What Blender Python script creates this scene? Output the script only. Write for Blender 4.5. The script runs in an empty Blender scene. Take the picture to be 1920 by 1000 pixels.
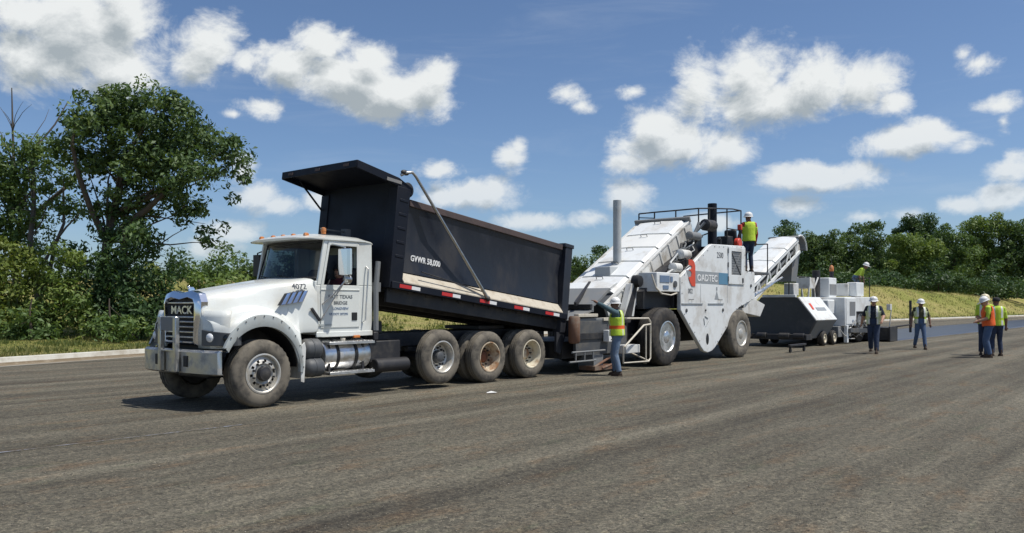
import bpy, bmesh, math, random
import numpy as np
from mathutils import Vector, Matrix

random.seed(7)
rng = np.random.default_rng(7)
scn = bpy.context.scene
R = math.radians
COL = scn.collection

# ------------------------------------------------------------------ camera
cam_d = bpy.data.cameras.new('camera')
cam_d.sensor_width = 36.0
cam_d.lens = 1550 / 1920 * 36.0
cam_d.shift_y = 70 / 1920
cam_d.clip_start = 0.1
cam_d.clip_end = 6000
cam = bpy.data.objects.new('camera', cam_d)
COL.objects.link(cam)
cam.location = (0, 0, 1.63)
cam.rotation_euler = (R(90), 0, 0)
scn.camera = cam

# ------------------------------------------------------------------ light
SUN_EL, SUN_AZ = R(64), R(104)          # azimuth clockwise from +Y
SUN = Vector((math.cos(SUN_EL) * math.sin(SUN_AZ), math.cos(SUN_EL) * math.cos(SUN_AZ), math.sin(SUN_EL)))
sl = bpy.data.lights.new('sun', 'SUN')
sl.energy = 4.4
sl.angle = R(0.55)
sl.color = (1.0, 0.955, 0.88)
so = bpy.data.objects.new('sun', sl)
COL.objects.link(so)
so.rotation_euler = SUN.to_track_quat('Z', 'Y').to_euler()
so.location = (0, 0, 40)

scn.view_settings.view_transform = 'Standard'
scn.view_settings.look = 'None'
scn.view_settings.exposure = 0.0
scn.view_settings.gamma = 1.0
scn.view_settings.use_curve_mapping = False
scn.cycles.max_bounces = 8
scn.cycles.transparent_max_bounces = 12
scn.cycles.use_denoising = True


# ------------------------------------------------------------------ node helper
class NT:
    def __init__(s, tree):
        s.t = tree
        s.n = tree.nodes
        s.l = tree.links

    def node(s, typ, **kw):
        n = s.n.new(typ)
        for k, v in kw.items():
            setattr(n, k, v)
        return n

    def put(s, sock, val):
        if hasattr(val, 'is_output'):
            s.l.new(val, sock)
        else:
            sock.default_value = val

    def math(s, op, a, b=None, c=None, clamp=False):
        n = s.node('ShaderNodeMath', operation=op, use_clamp=clamp)
        s.put(n.inputs[0], a)
        if b is not None:
            s.put(n.inputs[1], b)
        if c is not None:
            s.put(n.inputs[2], c)
        return n.outputs[0]

    def vmath(s, op, a, b=None, out=0):
        n = s.node('ShaderNodeVectorMath', operation=op)
        s.put(n.inputs[0], a)
        if b is not None:
            s.put(n.inputs[1], b)
        return n.outputs['Value'] if out == 'v' else n.outputs[0]

    def noise(s, vec, scale, detail=4, rough=.55, dim='3D', dist=0):
        n = s.node('ShaderNodeTexNoise', noise_dimensions=dim)
        if vec is not None:
            s.put(n.inputs['Vector'], vec)
        n.inputs['Scale'].default_value = scale
        n.inputs['Detail'].default_value = detail
        n.inputs['Roughness'].default_value = rough
        n.inputs['Distortion'].default_value = dist
        return n.outputs['Fac']

    def smooth(s, v, a, b, lo=0, hi=1):
        n = s.node('ShaderNodeMapRange', interpolation_type='SMOOTHSTEP')
        s.put(n.inputs[0], v)
        for i, x in enumerate((a, b, lo, hi)):
            s.put(n.inputs[i + 1], x)
        return n.outputs[0]

    def mix(s, f, a, b, blend='MIX'):
        n = s.node('ShaderNodeMix', data_type='RGBA', blend_type=blend)
        s.put(n.inputs['Factor'], f)
        s.put(n.inputs['A'], a if hasattr(a, 'is_output') else tuple(a) + ((1,) if len(a) == 3 else ()))
        s.put(n.inputs['B'], b if hasattr(b, 'is_output') else tuple(b) + ((1,) if len(b) == 3 else ()))
        return n.outputs['Result']

    def ramp(s, v, stops):
        n = s.node('ShaderNodeValToRGB')
        s.put(n.inputs[0], v)
        e = n.color_ramp.elements
        while len(e) < len(stops):
            e.new(0.5)
        for i, (p, c) in enumerate(stops):
            e[i].position = p
            e[i].color = tuple(c) + (1,)
        return n.outputs[0]


# ------------------------------------------------------------------ sky with cumulus
CLOUDS = [(150, 60, 150, 95), (70, 115, 100, 65), (235, 30, 65, 65), (215, 130, 80, 40), (60, 30, 70, 40),
          (400, 78, 66, 46), (372, 112, 46, 40), (455, 112, 34, 26),
          (545, 125, 85, 44), (598, 82, 60, 36), (660, 150, 125, 50), (735, 178, 105, 46), (805, 165, 50, 48), (700, 112, 55, 30),
          (490, 200, 48, 20), (437, 214, 24, 9),
          (1064, 178, 34, 22), (1088, 200, 26, 11), (1188, 172, 22, 9), (957, 298, 32, 26), (972, 278, 16, 14),
          (1308, 165, 62, 62), (1400, 148, 88, 62), (1435, 192, 160, 46), (1540, 158, 88, 50), (1610, 160, 75, 48), (1672, 190, 42, 20), (1395, 105, 34, 26),
          (1270, 278, 118, 40), (1235, 250, 55, 42), (1185, 305, 52, 20), (1345, 282, 68, 30),
          (1530, 333, 118, 26), (1605, 325, 72, 26), (1465, 336, 52, 15),
          (1690, 268, 120, 28), (1745, 248, 55, 24), (1812, 276, 40, 15),
          (1836, 118, 46, 22), (1808, 100, 22, 16), (1868, 198, 55, 20), (1882, 228, 16, 18), (1892, 318, 55, 24), (1885, 366, 55, 24),
          (1172, 370, 52, 30), (1490, 385, 56, 18), (1622, 405, 44, 14), (1792, 385, 48, 15), (1712, 402, 44, 15),
          (870, 368, 105, 28), (932, 358, 44, 24), (822, 320, 44, 15), (1005, 415, 75, 16), (1105, 412, 55, 20),
          (478, 368, 50, 26), (525, 384, 42, 15), (440, 436, 64, 18), (395, 462, 64, 20), (455, 325, 26, 34), (602, 378, 36, 15), (1330, 420, 60, 16)]
world = bpy.data.worlds.new('World')
scn.world = world
world.use_nodes = True
world.cycles.sampling_method = 'MANUAL'
world.cycles.sample_map_resolution = 256


def build_world():
    g = bpy.data.node_groups.new('cloud_field', 'ShaderNodeTree')
    g.interface.new_socket('Vector', in_out='INPUT', socket_type='NodeSocketVector')
    g.interface.new_socket('Density', in_out='OUTPUT', socket_type='NodeSocketFloat')
    q = NT(g)
    gi = q.node('NodeGroupInput')
    go = q.node('NodeGroupOutput')
    vec = gi.outputs[0]
    acc = None
    for (u, v, ru, rv) in CLOUDS:
        az = math.atan2(u - 960, 1550)
        h = math.hypot(u - 960, 1550)
        el = math.atan2(570 - v, h)
        k = 1550 / (h * h) * 1.0
        ra, re = ru * k * 1.16, rv / h * 1.26
        d = q.vmath('SUBTRACT', vec, (az, el, 0))
        d = q.vmath('MULTIPLY', d, (1 / ra, 1 / re, 0))
        ln = q.vmath('LENGTH', d, out='v')
        sz = min(1.0, 0.35 + math.sqrt(ru * rv) / 90)
        sz *= 1.5
        fld = q.math('MULTIPLY_ADD', ln, -sz, sz)
        acc = fld if acc is None else q.math('SMOOTH_MAX', acc, fld, 0.10)
    nv = q.vmath('MULTIPLY', vec, (1, 1.35, 1))
    f1 = q.noise(nv, 10.5, 10, .62, dist=.5)
    f2 = q.noise(nv, 30, 8, .68, dist=.3)
    f = q.math('ADD', q.math('MULTIPLY', q.math('SUBTRACT', f1, .5), 2.7), q.math('MULTIPLY', q.math('SUBTRACT', f2, .5), 1.3))
    out = q.math('ADD', acc, f)
    q.put(go.inputs[0], out)

    w = NT(world.node_tree)
    w.n.clear()
    tc = w.node('ShaderNodeTexCoord')
    s3 = w.node('ShaderNodeSeparateXYZ')
    w.put(s3.inputs[0], tc.outputs['Generated'])
    az = w.math('ARCTAN2', s3.outputs[0], s3.outputs[1])
    el = w.math('ARCSINE', s3.outputs[2])
    cv = w.node('ShaderNodeCombineXYZ')
    w.put(cv.inputs[0], az)
    w.put(cv.inputs[1], el)
    a = w.node('ShaderNodeGroup')
    a.node_tree = g
    w.put(a.inputs[0], cv.outputs[0])
    b = w.node('ShaderNodeGroup')
    b.node_tree = g
    w.put(b.inputs[0], w.vmath('ADD', cv.outputs[0], (.008, .022, 0)))
    alpha = w.smooth(a.outputs[0], -.10, .80)
    alpha = w.math('MULTIPLY', alpha, w.smooth(el, -.01, .05))
    alpha = w.math('MULTIPLY', alpha, w.smooth(el, .03, .24, .62, .97))
    relief = w.math('MULTIPLY', w.math('SUBTRACT', a.outputs[0], b.outputs[0]), .36)
    lit = w.math('ADD', w.smooth(b.outputs[0], .10, 1.75, .95, .0), relief, clamp=True)
    sky = w.node('ShaderNodeTexSky', sky_type='NISHITA')
    sky.sun_disc = False
    sky.sun_elevation = SUN_EL
    sky.sun_rotation = SUN_AZ
    sky.altitude = 1200
    sky.air_density = 1.0
    sky.dust_density = 2.2
    sky.ozone_density = 6.0
    K = SKY_CLOUD
    cl = w.mix(lit, (.42 * K, .475 * K, .51 * K), (.93 * K, .955 * K, .95 * K))
    ci = w.noise(w.vmath('MULTIPLY', cv.outputs[0], (2.2, 15, 1)), 1.6, 7, .62, dist=.6)
    ci = w.math('MULTIPLY', w.smooth(ci, .50, .84), .16)
    blue = w.mix(ci, sky.outputs[0], (.80 * K, .86 * K, .92 * K))
    col = w.mix(alpha, blue, cl)
    bg = w.node('ShaderNodeBackground')
    w.put(bg.inputs[0], col)
    bg.inputs[1].default_value = SKY_STRENGTH
    # the same broken cumulus goes on all round, from plain noise
    big = w.noise(w.vmath('MULTIPLY', tc.outputs['Generated'], (1.0, 1.0, 2.2)), 3.0, 6, .60)
    al2 = w.math('MULTIPLY', w.smooth(big, .53, .68), w.smooth(el, -.01, .05))
    lit2 = w.smooth(big, .58, .80, .9, .35)
    col2 = w.mix(al2, sky.outputs[0], w.mix(lit2, (.50 * K, .56 * K, .62 * K), (.93 * K, .955 * K, .97 * K)))
    bg2 = w.node('ShaderNodeBackground')
    w.put(bg2.inputs[0], col2)
    bg2.inputs[1].default_value = SKY_STRENGTH
    inside = w.math('MULTIPLY', w.smooth(w.math('ABSOLUTE', az), .62, .68, 1, 0), w.smooth(el, .40, .47, 1, 0))
    inside = w.math('MULTIPLY', inside, w.math('GREATER_THAN', el, -.03))
    mx = w.node('ShaderNodeMixShader')
    w.put(mx.inputs[0], inside)
    w.l.new(bg2.outputs[0], mx.inputs[1])
    w.l.new(bg.outputs[0], mx.inputs[2])
    out = w.node('ShaderNodeOutputWorld')
    w.l.new(mx.outputs[0], out.inputs[0])


SKY_STRENGTH = 0.112
SKY_CLOUD = 8.2
build_world()

# ------------------------------------------------------------------ train frame
DX, DY = 0.640, 0.7684
O = Vector((-3.89, 12.96, 0))
ANG = math.atan2(DY, DX)


def W(s, y, z=0):
    """train frame (s along the paving train, y away from the camera) -> world"""
    return Vector((O.x + s * DX - y * DY, O.y + s * DY + y * DX, z))


def frame_empty(name):
    e = bpy.data.objects.new(name, None)
    e.location = O
    e.rotation_euler = (0, 0, ANG)
    COL.objects.link(e)
    return e


def tag(o, label=None, cat=None, group=None, kind=None):
    if label: o['label'] = label
    if cat: o['category'] = cat
    if group: o['group'] = group
    if kind: o['kind'] = kind
    return o


# ------------------------------------------------------------------ materials
MATS = {}


def mat(name, col, rough=.5, metal=0.0, dirt=None, amt=0.0, scale=3.0, bump=0.0, bscale=40, coat=0.0, spec=.5, var=.06, stretch=(1, 1, 1), drough=.85, thr=(.45, .7), splash=0.0):
    m = bpy.data.materials.new(name)
    m.use_nodes = True
    t = NT(m.node_tree)
    p = t.n['Principled BSDF']
    tc = t.node('ShaderNodeTexCoord')
    ov = t.vmath('MULTIPLY', tc.outputs['Object'], stretch)
    n1 = t.noise(ov, scale * 3.1, 5, .6)
    c = t.mix(t.math('MULTIPLY', n1, 1.0), [x * (1 - var) for x in col], [min(1, x * (1 + var)) for x in col])
    rg = t.math('MULTIPLY_ADD', n1, .14, rough - .07)
    if dirt is not None:
        n2 = t.noise(ov, scale, 8, .62)
        fac = t.math('MULTIPLY', t.smooth(n2, thr[0], thr[1]), amt)
        c = t.mix(fac, c, dirt)
        rg = t.math('ADD', t.math('MULTIPLY', rg, t.math('SUBTRACT', 1.0, fac)), t.math('MULTIPLY', fac, drough))
        if metal > 0:
            t.put(p.inputs['Metallic'], t.math('MULTIPLY', t.math('SUBTRACT', 1.0, fac), metal))
    if splash > 0:      # tar specks and runs
        sp_ = t.noise(t.vmath('MULTIPLY', tc.outputs['Object'], (1, 1, .45)), 5.5, 10, .78)
        c = t.mix(t.math('MULTIPLY', t.smooth(sp_, .635, .70), splash), c, (.06, .05, .042))
    if metal > 0 and dirt is None:
        p.inputs['Metallic'].default_value = metal
    t.put(p.inputs['Base Color'], c)
    t.put(p.inputs['Roughness'], rg)
    p.inputs['Specular IOR Level'].default_value = spec
    p.inputs['Coat Weight'].default_value = coat
    p.inputs['Coat Roughness'].default_value = .08
    if bump > 0:
        b = t.node('ShaderNodeBump')
        b.inputs['Strength'].default_value = 1.0
        b.inputs['Distance'].default_value = bump
        t.put(b.inputs['Height'], t.noise(ov, bscale, 5, .6))
        t.put(p.inputs['Normal'], b.outputs[0])
    MATS[name] = m
    return m


def glass_mat(name, tint=(.55, .62, .6), refl=1.0):
    m = bpy.data.materials.new(name)
    m.use_nodes = True
    t = NT(m.node_tree)
    t.n.clear()
    tr = t.node('ShaderNodeBsdfTransparent')
    tr.inputs[0].default_value = tuple(tint) + (1,)
    gl = t.node('ShaderNodeBsdfGlossy')
    gl.inputs['Roughness'].default_value = .015
    fr = t.node('ShaderNodeFresnel')
    fr.inputs[0].default_value = 1.62
    mx = t.node('ShaderNodeMixShader')
    t.put(mx.inputs[0], t.math('MULTIPLY', fr.outputs[0], refl, clamp=True))
    t.l.new(tr.outputs[0], mx.inputs[1])
    t.l.new(gl.outputs[0], mx.inputs[2])
    out = t.node('ShaderNodeOutputMaterial')
    t.l.new(mx.outputs[0], out.inputs[0])
    MATS[name] = m
    return m


DUST = (.30, .26, .20)
mat('white_paint', (.72, .74, .70), .24, coat=.5, dirt=(.46, .42, .34), amt=.48, scale=1.4, splash=.25)
mat('white_machine', (.76, .78, .77), .42, dirt=(.42, .38, .32), amt=.55, scale=1.7, bump=.0012, bscale=6, splash=.55)
mat('dirty_white', (.66, .66, .63), .6, dirt=(.30, .26, .20), amt=.75, scale=2.3, splash=.7)
mat('stained_white', (.78, .78, .74), .5, dirt=(.50, .33, .14), amt=.55, scale=.8, thr=(.55, .72))
mat('cab_grey', (.40, .43, .42), .45, dirt=DUST, amt=.4, scale=4)
mat('black_paint', (.005, .007, .014), .50, coat=.0, dirt=(.014, .016, .022), amt=.5, scale=1.4, spec=.28, bump=.0025, bscale=2.2)
mat('side_black', (.011, .014, .024), .34, dirt=(.045, .045, .048), amt=.8, scale=1.1, bump=.008, bscale=2.6, stretch=(1, 1, .5))
mat('black_steel', (.022, .022, .025), .55, dirt=(.10, .09, .075), amt=.6, scale=3)
mat('dark_grey', (.075, .08, .085), .55, dirt=(.17, .155, .13), amt=.6, scale=2.5)
mat('mid_grey', (.19, .20, .205), .6, dirt=(.26, .24, .21), amt=.6, scale=2.2)
mat('rubber', (.018, .017, .017), .75, dirt=(.075, .064, .05), amt=.7, scale=5, thr=(.36, .62), bump=.001, bscale=60)
mat('rubber_dusty', (.055, .05, .044), .88, dirt=(.20, .175, .135), amt=.85, scale=4, thr=(.3, .6), bump=.001, bscale=60)
mat('rubber_black', (.014, .014, .015), .6, bump=.001, bscale=40)
mat('chrome', (.80, .82, .85), .10, 1.0)
mat('aluminium', (.70, .70, .69), .30, 1.0, dirt=(.36, .34, .30), amt=.55, scale=6, bump=.0008, bscale=30)
mat('aluminium_dull', (.52, .52, .50), .30, 1.0, dirt=(.22, .21, .185), amt=.6, scale=5, bump=.001, bscale=25)
mat('rim_dusty', (.58, .56, .51), .45, .6, dirt=(.33, .29, .21), amt=.7, scale=9)
mat('rim_rust', (.52, .45, .33), .7, dirt=(.24, .105, .035), amt=.9, scale=5, thr=(.40, .60), bump=.002, bscale=30)
mat('rim_tan', (.60, .55, .42), .65, dirt=(.26, .15, .07), amt=.75, scale=6)
mat('dirt_ledge', (.52, .47, .38), .92, dirt=(.36, .30, .22), amt=.8, scale=5, bump=.006, bscale=40)
mat('roller_brown', (.17, .085, .05), .8, dirt=(.22, .19, .15), amt=.8, scale=4)
mat('rust', (.20, .075, .035), .85, dirt=(.08, .04, .025), amt=.8, scale=7, bump=.003, bscale=40)
mat('rail_rust', (.085, .060, .056), .8, dirt=(.045, .04, .04), amt=.8, scale=3, bump=.002, bscale=40)
mat('amber', (.52, .17, .035), .35, dirt=(.45, .36, .26), amt=.6, scale=9)
mat('stack_grey', (.44, .46, .46), .55, dirt=(.34, .32, .28), amt=.5, scale=3)
mat('red_paint', (.62, .055, .025), .4)
mat('logo_red', (.66, .075, .03), .45)
mat('logo_blue', (.10, .24, .36), .45)
mat('logo_grey', (.30, .32, .33), .45)
mat('tape_red', (.55, .03, .03), .35)
mat('tape_white', (.80, .80, .78), .35)
mat('letter_white', (.80, .80, .78), .5)
mat('letter_dark', (.10, .11, .12), .5)
mat('letter_blue', (.14, .20, .30), .5)
mat('lamp_lens', (.75, .76, .76), .08, spec=.8)
mat('interior', (.035, .037, .04), .8)
mat('seat_cloth', (.06, .065, .075), .9)
mat('beige_rail', (.62, .57, .47), .55, dirt=(.35, .30, .22), amt=.5, scale=8)
mat('gutter_dirt', (.20, .155, .10), .95, dirt=(.31, .26, .19), amt=.8, scale=3, bump=.004, bscale=25)
mat('concrete', (.57, .555, .49), .9, dirt=(.33, .29, .22), amt=.8, scale=1.3, bump=.004, bscale=25)
mat('wood_bark', (.085, .065, .05), .95, dirt=(.17, .15, .13), amt=.6, scale=2, bump=.02, bscale=9, stretch=(1, 1, .25))
mat('dead_bark', (.10, .088, .08), .95, dirt=(.20, .18, .165), amt=.6, scale=2, bump=.02, bscale=9, stretch=(1, 1, .25))
mat('hat_white', (.78, .78, .76), .35, dirt=(.5, .47, .4), amt=.4, scale=8)
mat('hat_cream', (.72, .64, .44), .4)
mat('cap_dark', (.02, .02, .022), .9)
mat('skin', (.42, .23, .15), .6)
mat('skin_dark', (.20, .105, .07), .6)
mat('denim', (.065, .11, .20), .9, dirt=(.13, .17, .24), amt=.6, scale=9, bump=.014, bscale=8)
mat('denim_dark', (.022, .036, .075), .9, dirt=(.05, .065, .10), amt=.6, scale=9, bump=.014, bscale=8)
mat('denim_pale', (.13, .19, .28), .9, dirt=(.22, .26, .31), amt=.6, scale=9, bump=.014, bscale=8)
mat('shirt_navy', (.018, .024, .04), .9, bump=.014, bscale=9)
mat('shirt_teal', (.07, .12, .14), .9, bump=.014, bscale=9)
mat('shirt_red', (.42, .045, .04), .9, bump=.014, bscale=9)
mat('shirt_olive', (.075, .07, .035), .9, bump=.014, bscale=9)
mat('shirt_lime', (.46, .62, .06), .85, bump=.014, bscale=9)
mat('shirt_maroon', (.11, .02, .03), .9, bump=.014, bscale=9)
mat('vest_lime', (.52, .70, .05), .75, bump=.010, bscale=10)
mat('vest_orange', (.82, .13, .02), .75, bump=.010, bscale=10)
mat('vest_pale', (.66, .72, .42), .75, bump=.010, bscale=10)
mat('silver_tape', (.72, .72, .66), .4)
mat('boot', (.055, .036, .024), .85)
glass_mat('glass', (.62, .70, .69), 1.0)
glass_mat('glass_dark', (.35, .40, .40), 1.0)


# ------------------------------------------------------------------ mesh builder
class MB:
    def __init__(s):
        s.v, s.f, s.m = [], [], []

    def add(s, vs, fs, m=0):
        b = len(s.v)
        s.v += [tuple(p) for p in vs]
        s.f += [tuple(i + b for i in f) for f in fs]
        s.m += [m] * len(fs)
        return s

    def box(s, x0, x1, y0, y1, z0, z1, m=0):
        return s.add([(x0, y0, z0), (x1, y0, z0), (x1, y1, z0), (x0, y1, z0), (x0, y0, z1), (x1, y0, z1), (x1, y1, z1), (x0, y1, z1)],
                     [(3, 2, 1, 0), (4, 5, 6, 7), (0, 1, 5, 4), (1, 2, 6, 5), (2, 3, 7, 6), (3, 0, 4, 7)], m)

    def prism(s, prof, a0, a1, axis='y', m=0):
        def P(p, a):
            if axis == 'y': return (p[0], a, p[1])
            if axis == 'x': return (a, p[0], p[1])
            return (p[0], p[1], a)
        n = len(prof)
        vs = [P(p, a0) for p in prof] + [P(p, a1) for p in prof]
        fs = [tuple(range(n - 1, -1, -1)), tuple(range(n, 2 * n))]
        fs += [(i, (i + 1) % n, n + (i + 1) % n, n + i) for i in range(n)]
        return s.add(vs, fs, m)

    def ring_frame(s, outer, inner, a0, a1, axis='y', m=0):
        """plate with a hole; outer and inner have the same count"""
        n = len(outer)
        def P(p, a):
            if axis == 'y': return (p[0], a, p[1])
            if axis == 'x': return (a, p[0], p[1])
            return (p[0], p[1], a)
        vs = [P(p, a0) for p in outer] + [P(p, a0) for p in inner] + [P(p, a1) for p in outer] + [P(p, a1) for p in inner]
        fs = []
        for i in range(n):
            j = (i + 1) % n
            fs += [(i, j, n + j, n + i), (2 * n + i, 3 * n + i, 3 * n + j, 2 * n + j), (i, 2 * n + i, 2 * n + j, j), (n + i, n + j, 3 * n + j, 3 * n + i)]
        return s.add(vs, fs, m)

    def lathe(s, prof, c, axis='y', n=32, m=0, caps=True, skip=None, rmod=None):
        """prof: list of (radius, along)"""
        cx, cy, cz = c
        vs, fs = [], []
        for k, (r, a) in enumerate(prof):
            for i in range(n):
                t = 2 * math.pi * i / n
                rr = r + (rmod(k, i) if rmod else 0)
                u, w = rr * math.cos(t), rr * math.sin(t)
                if axis == 'y': vs.append((cx + u, cy + a, cz + w))
                elif axis == 'x': vs.append((cx + a, cy + u, cz + w))
                else: vs.append((cx + u, cy + w, cz + a))
        for k in range(len(prof) - 1):
            for i in range(n):
                if skip and skip(k, i): continue
                j = (i + 1) % n
                fs.append((k * n + i, k * n + j, (k + 1) * n + j, (k + 1) * n + i))
        if caps:
            fs.append(tuple(range(n - 1, -1, -1)))
            b = (len(prof) - 1) * n
            fs.append(tuple(range(b, b + n)))
        return s.add(vs, fs, m)

    def tube(s, path, r, n=8, m=0):
        path = [Vector(p) for p in path]
        rs = r if isinstance(r, (list, tuple)) else [r] * len(path)
        vs, fs = [], []
        up = Vector((0, 0, 1))
        prev = None
        for k, p in enumerate(path):
            if k == 0: t = path[1] - p
            elif k == len(path) - 1: t = p - path[k - 1]
            else: t = (path[k + 1] - p).normalized() + (p - path[k - 1]).normalized()
            t.normalize()
            if prev is None:
                a = t.cross(up)
                if a.length < .05: a = t.cross(Vector((1, 0, 0)))
            else:
                a = prev - t * prev.dot(t)
                if a.length < 1e-4: a = t.cross(Vector((1, 0, 0)))
            a.normalize()
            prev = a
            b = t.cross(a)
            for i in range(n):
                q = 2 * math.pi * i / n
                vs.append(p + (a * math.cos(q) + b * math.sin(q)) * rs[k])
        for k in range(len(path) - 1):
            for i in range(n):
                j = (i + 1) % n
                fs.append((k * n + i, k * n + j, (k + 1) * n + j, (k + 1) * n + i))
        fs.append(tuple(range(n - 1, -1, -1)))
        b = (len(path) - 1) * n
        fs.append(tuple(range(b, b + n)))
        return s.add(vs, fs, m)

    def beam(s, p0, p1, w, h, m=0, up=(0, 0, 1)):
        p0, p1 = Vector(p0), Vector(p1)
        t = (p1 - p0).normalized()
        a = t.cross(Vector(up))
        if a.length < .01: a = t.cross(Vector((1, 0, 0)))
        a.normalize()
        b = a.cross(t)
        vs = []
        for p in (p0, p1):
            for i, j in ((-1, -1), (1, -1), (1, 1), (-1, 1)):
                vs.append(p + a * (i * w / 2) + b * (j * h / 2))
        return s.add(vs, [(3, 2, 1, 0), (4, 5, 6, 7), (0, 1, 5, 4), (1, 2, 6, 5), (2, 3, 7, 6), (3, 0, 4, 7)], m)

    def loft(s, secs, m=0, closed=True, caps=True):
        n = len(secs[0])
        vs = [p for sec in secs for p in sec]
        fs = []
        for k in range(len(secs) - 1):
            for i in range(n if closed else n - 1):
                j = (i + 1) % n
                fs.append((k * n + i, k * n + j, (k + 1) * n + j, (k + 1) * n + i))
        if caps:
            fs.append(tuple(range(n - 1, -1, -1)))
            b = (len(secs) - 1) * n
            fs.append(tuple(range(b, b + n)))
        return s.add(vs, fs, m)

    def ball(s, c, r, n=12, k=8, m=0):
        rx, ry, rz = r if isinstance(r, (tuple, list)) else (r, r, r)
        vs, fs = [], []
        for a in range(1, k):
            ph = math.pi * a / k
            for i in range(n):
                t = 2 * math.pi * i / n
                vs.append((c[0] + rx * math.sin(ph) * math.cos(t), c[1] + ry * math.sin(ph) * math.sin(t), c[2] + rz * math.cos(ph)))
        vs += [(c[0], c[1], c[2] + rz), (c[0], c[1], c[2] - rz)]
        T, B = len(vs) - 2, len(vs) - 1
        for a in range(k - 2):
            for i in range(n):
                j = (i + 1) % n
                fs.append((a * n + i, a * n + j, (a + 1) * n + j, (a + 1) * n + i))
        for i in range(n):
            j = (i + 1) % n
            fs.append((T, j, i))
            fs.append((B, (k - 2) * n + i, (k - 2) * n + j))
        return s.add(vs, fs, m)

    def mapped(s, fn):
        s.v = [tuple(fn(Vector(p))) for p in s.v]
        return s

    def mesh(s, name, mats, smooth=35, recalc=True):
        me = bpy.data.meshes.new(name)
        me.from_pydata(s.v, [], s.f)
        for k in ([mats] if isinstance(mats, str) else mats):
            me.materials.append(MATS[k])
        me.polygons.foreach_set('material_index', s.m)
        if recalc:
            bm = bmesh.new()
            bm.from_mesh(me)
            bmesh.ops.recalc_face_normals(bm, faces=bm.faces)
            bm.to_mesh(me)
            bm.free()
        if smooth:
            me.polygons.foreach_set('use_smooth', [True] * len(me.polygons))
            me.set_sharp_from_angle(angle=R(smooth))
        me.update()
        return me

    def build(s, name, mats, parent=None, smooth=35, bevel=0.0, seg=2, recalc=True, loc=None):
        o = bpy.data.objects.new(name, s.mesh(name, mats, smooth, recalc))
        COL.objects.link(o)
        if parent is not None: o.parent = parent
        if loc is not None: o.location = loc
        if bevel > 0:
            b = o.modifiers.new('bevel', 'BEVEL')
            b.width = bevel
            b.segments = seg
            b.limit_method = 'ANGLE'
            b.angle_limit = R(40)
            b.harden_normals = False
        return o


def copy_tree(o, parent=None):
    c = o.copy()
    COL.objects.link(c)
    if parent is not None: c.parent = parent
    for ch in list(o.children):
        copy_tree(ch, c)
    return c


def text_mesh(txt, size, material, parent, fn, name='lettering', extrude=.002, bold=0.0, xs=1.0):
    """flat lettering: fn maps (x along, y up, depth) -> parent space"""
    cu = bpy.data.curves.new('text', 'FONT')
    cu.body = txt
    cu.size = size
    cu.extrude = extrude
    cu.offset = bold
    cu.align_x = 'LEFT'
    cu.resolution_u = 3
    ob = bpy.data.objects.new('text', cu)
    COL.objects.link(ob)
    dg = bpy.context.evaluated_depsgraph_get()
    me = bpy.data.meshes.new_from_object(ob.evaluated_get(dg))
    bpy.data.objects.remove(ob)
    for v in me.vertices:
        v.co = Vector(fn(v.co.x * xs, v.co.y, v.co.z))
    me.materials.clear()
    me.materials.append(MATS[material])
    o = bpy.data.objects.new(name, me)
    COL.objects.link(o)
    o.parent = parent
    return o

# ------------------------------------------------------------------ ground, road, kerb
KP = [(-80, 6), (-30, 9.5), (-8, 11.0), (0.6, 13.0), (5.3, 14.45), (15, 15.3), (35, 14.5), (55, 12.8), (70, 11.2), (92, 8.8), (115, 6), (150, 1), (200, -9), (260, -24)]
_ks = np.arange(-80, 260.5, .5)
_ky = np.interp(_ks, [p[0] for p in KP], [p[1] for p in KP])
_k = np.exp(-np.linspace(-2, 2, 17) ** 2)
_ky = np.convolve(np.pad(_ky, 8, mode='edge'), _k / _k.sum(), mode='valid')


def kerb_y(s): return float(np.interp(s, _ks, _ky))


def sstep(x, a, b):
    t = np.clip((x - a) / (b - a), 0, 1)
    return t * t * (3 - 2 * t)


def hill(s, w):
    """height of the grass bank, w metres beyond the kerb"""
    top = np.interp(s, [-40, 0, 20, 60, 95, 130, 200, 400], [2.6, 2.8, 3.3, 3.5, 3.6, 2.6, 2.0, 2.0])
    we = np.interp(s, [0, 30, 60, 90, 130], [42, 40, 22, 11, 10])
    z = .165 + top * sstep(w, np.minimum(3.0, we * .1), we) + .9 * sstep(w, 60, 300)
    z = z + .07 * np.sin(s * .31 + w * .17) * sstep(w, 2, 10) + .05 * np.sin(s * .83 - w * .52) * sstep(w, 1, 8)
    return z


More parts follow.
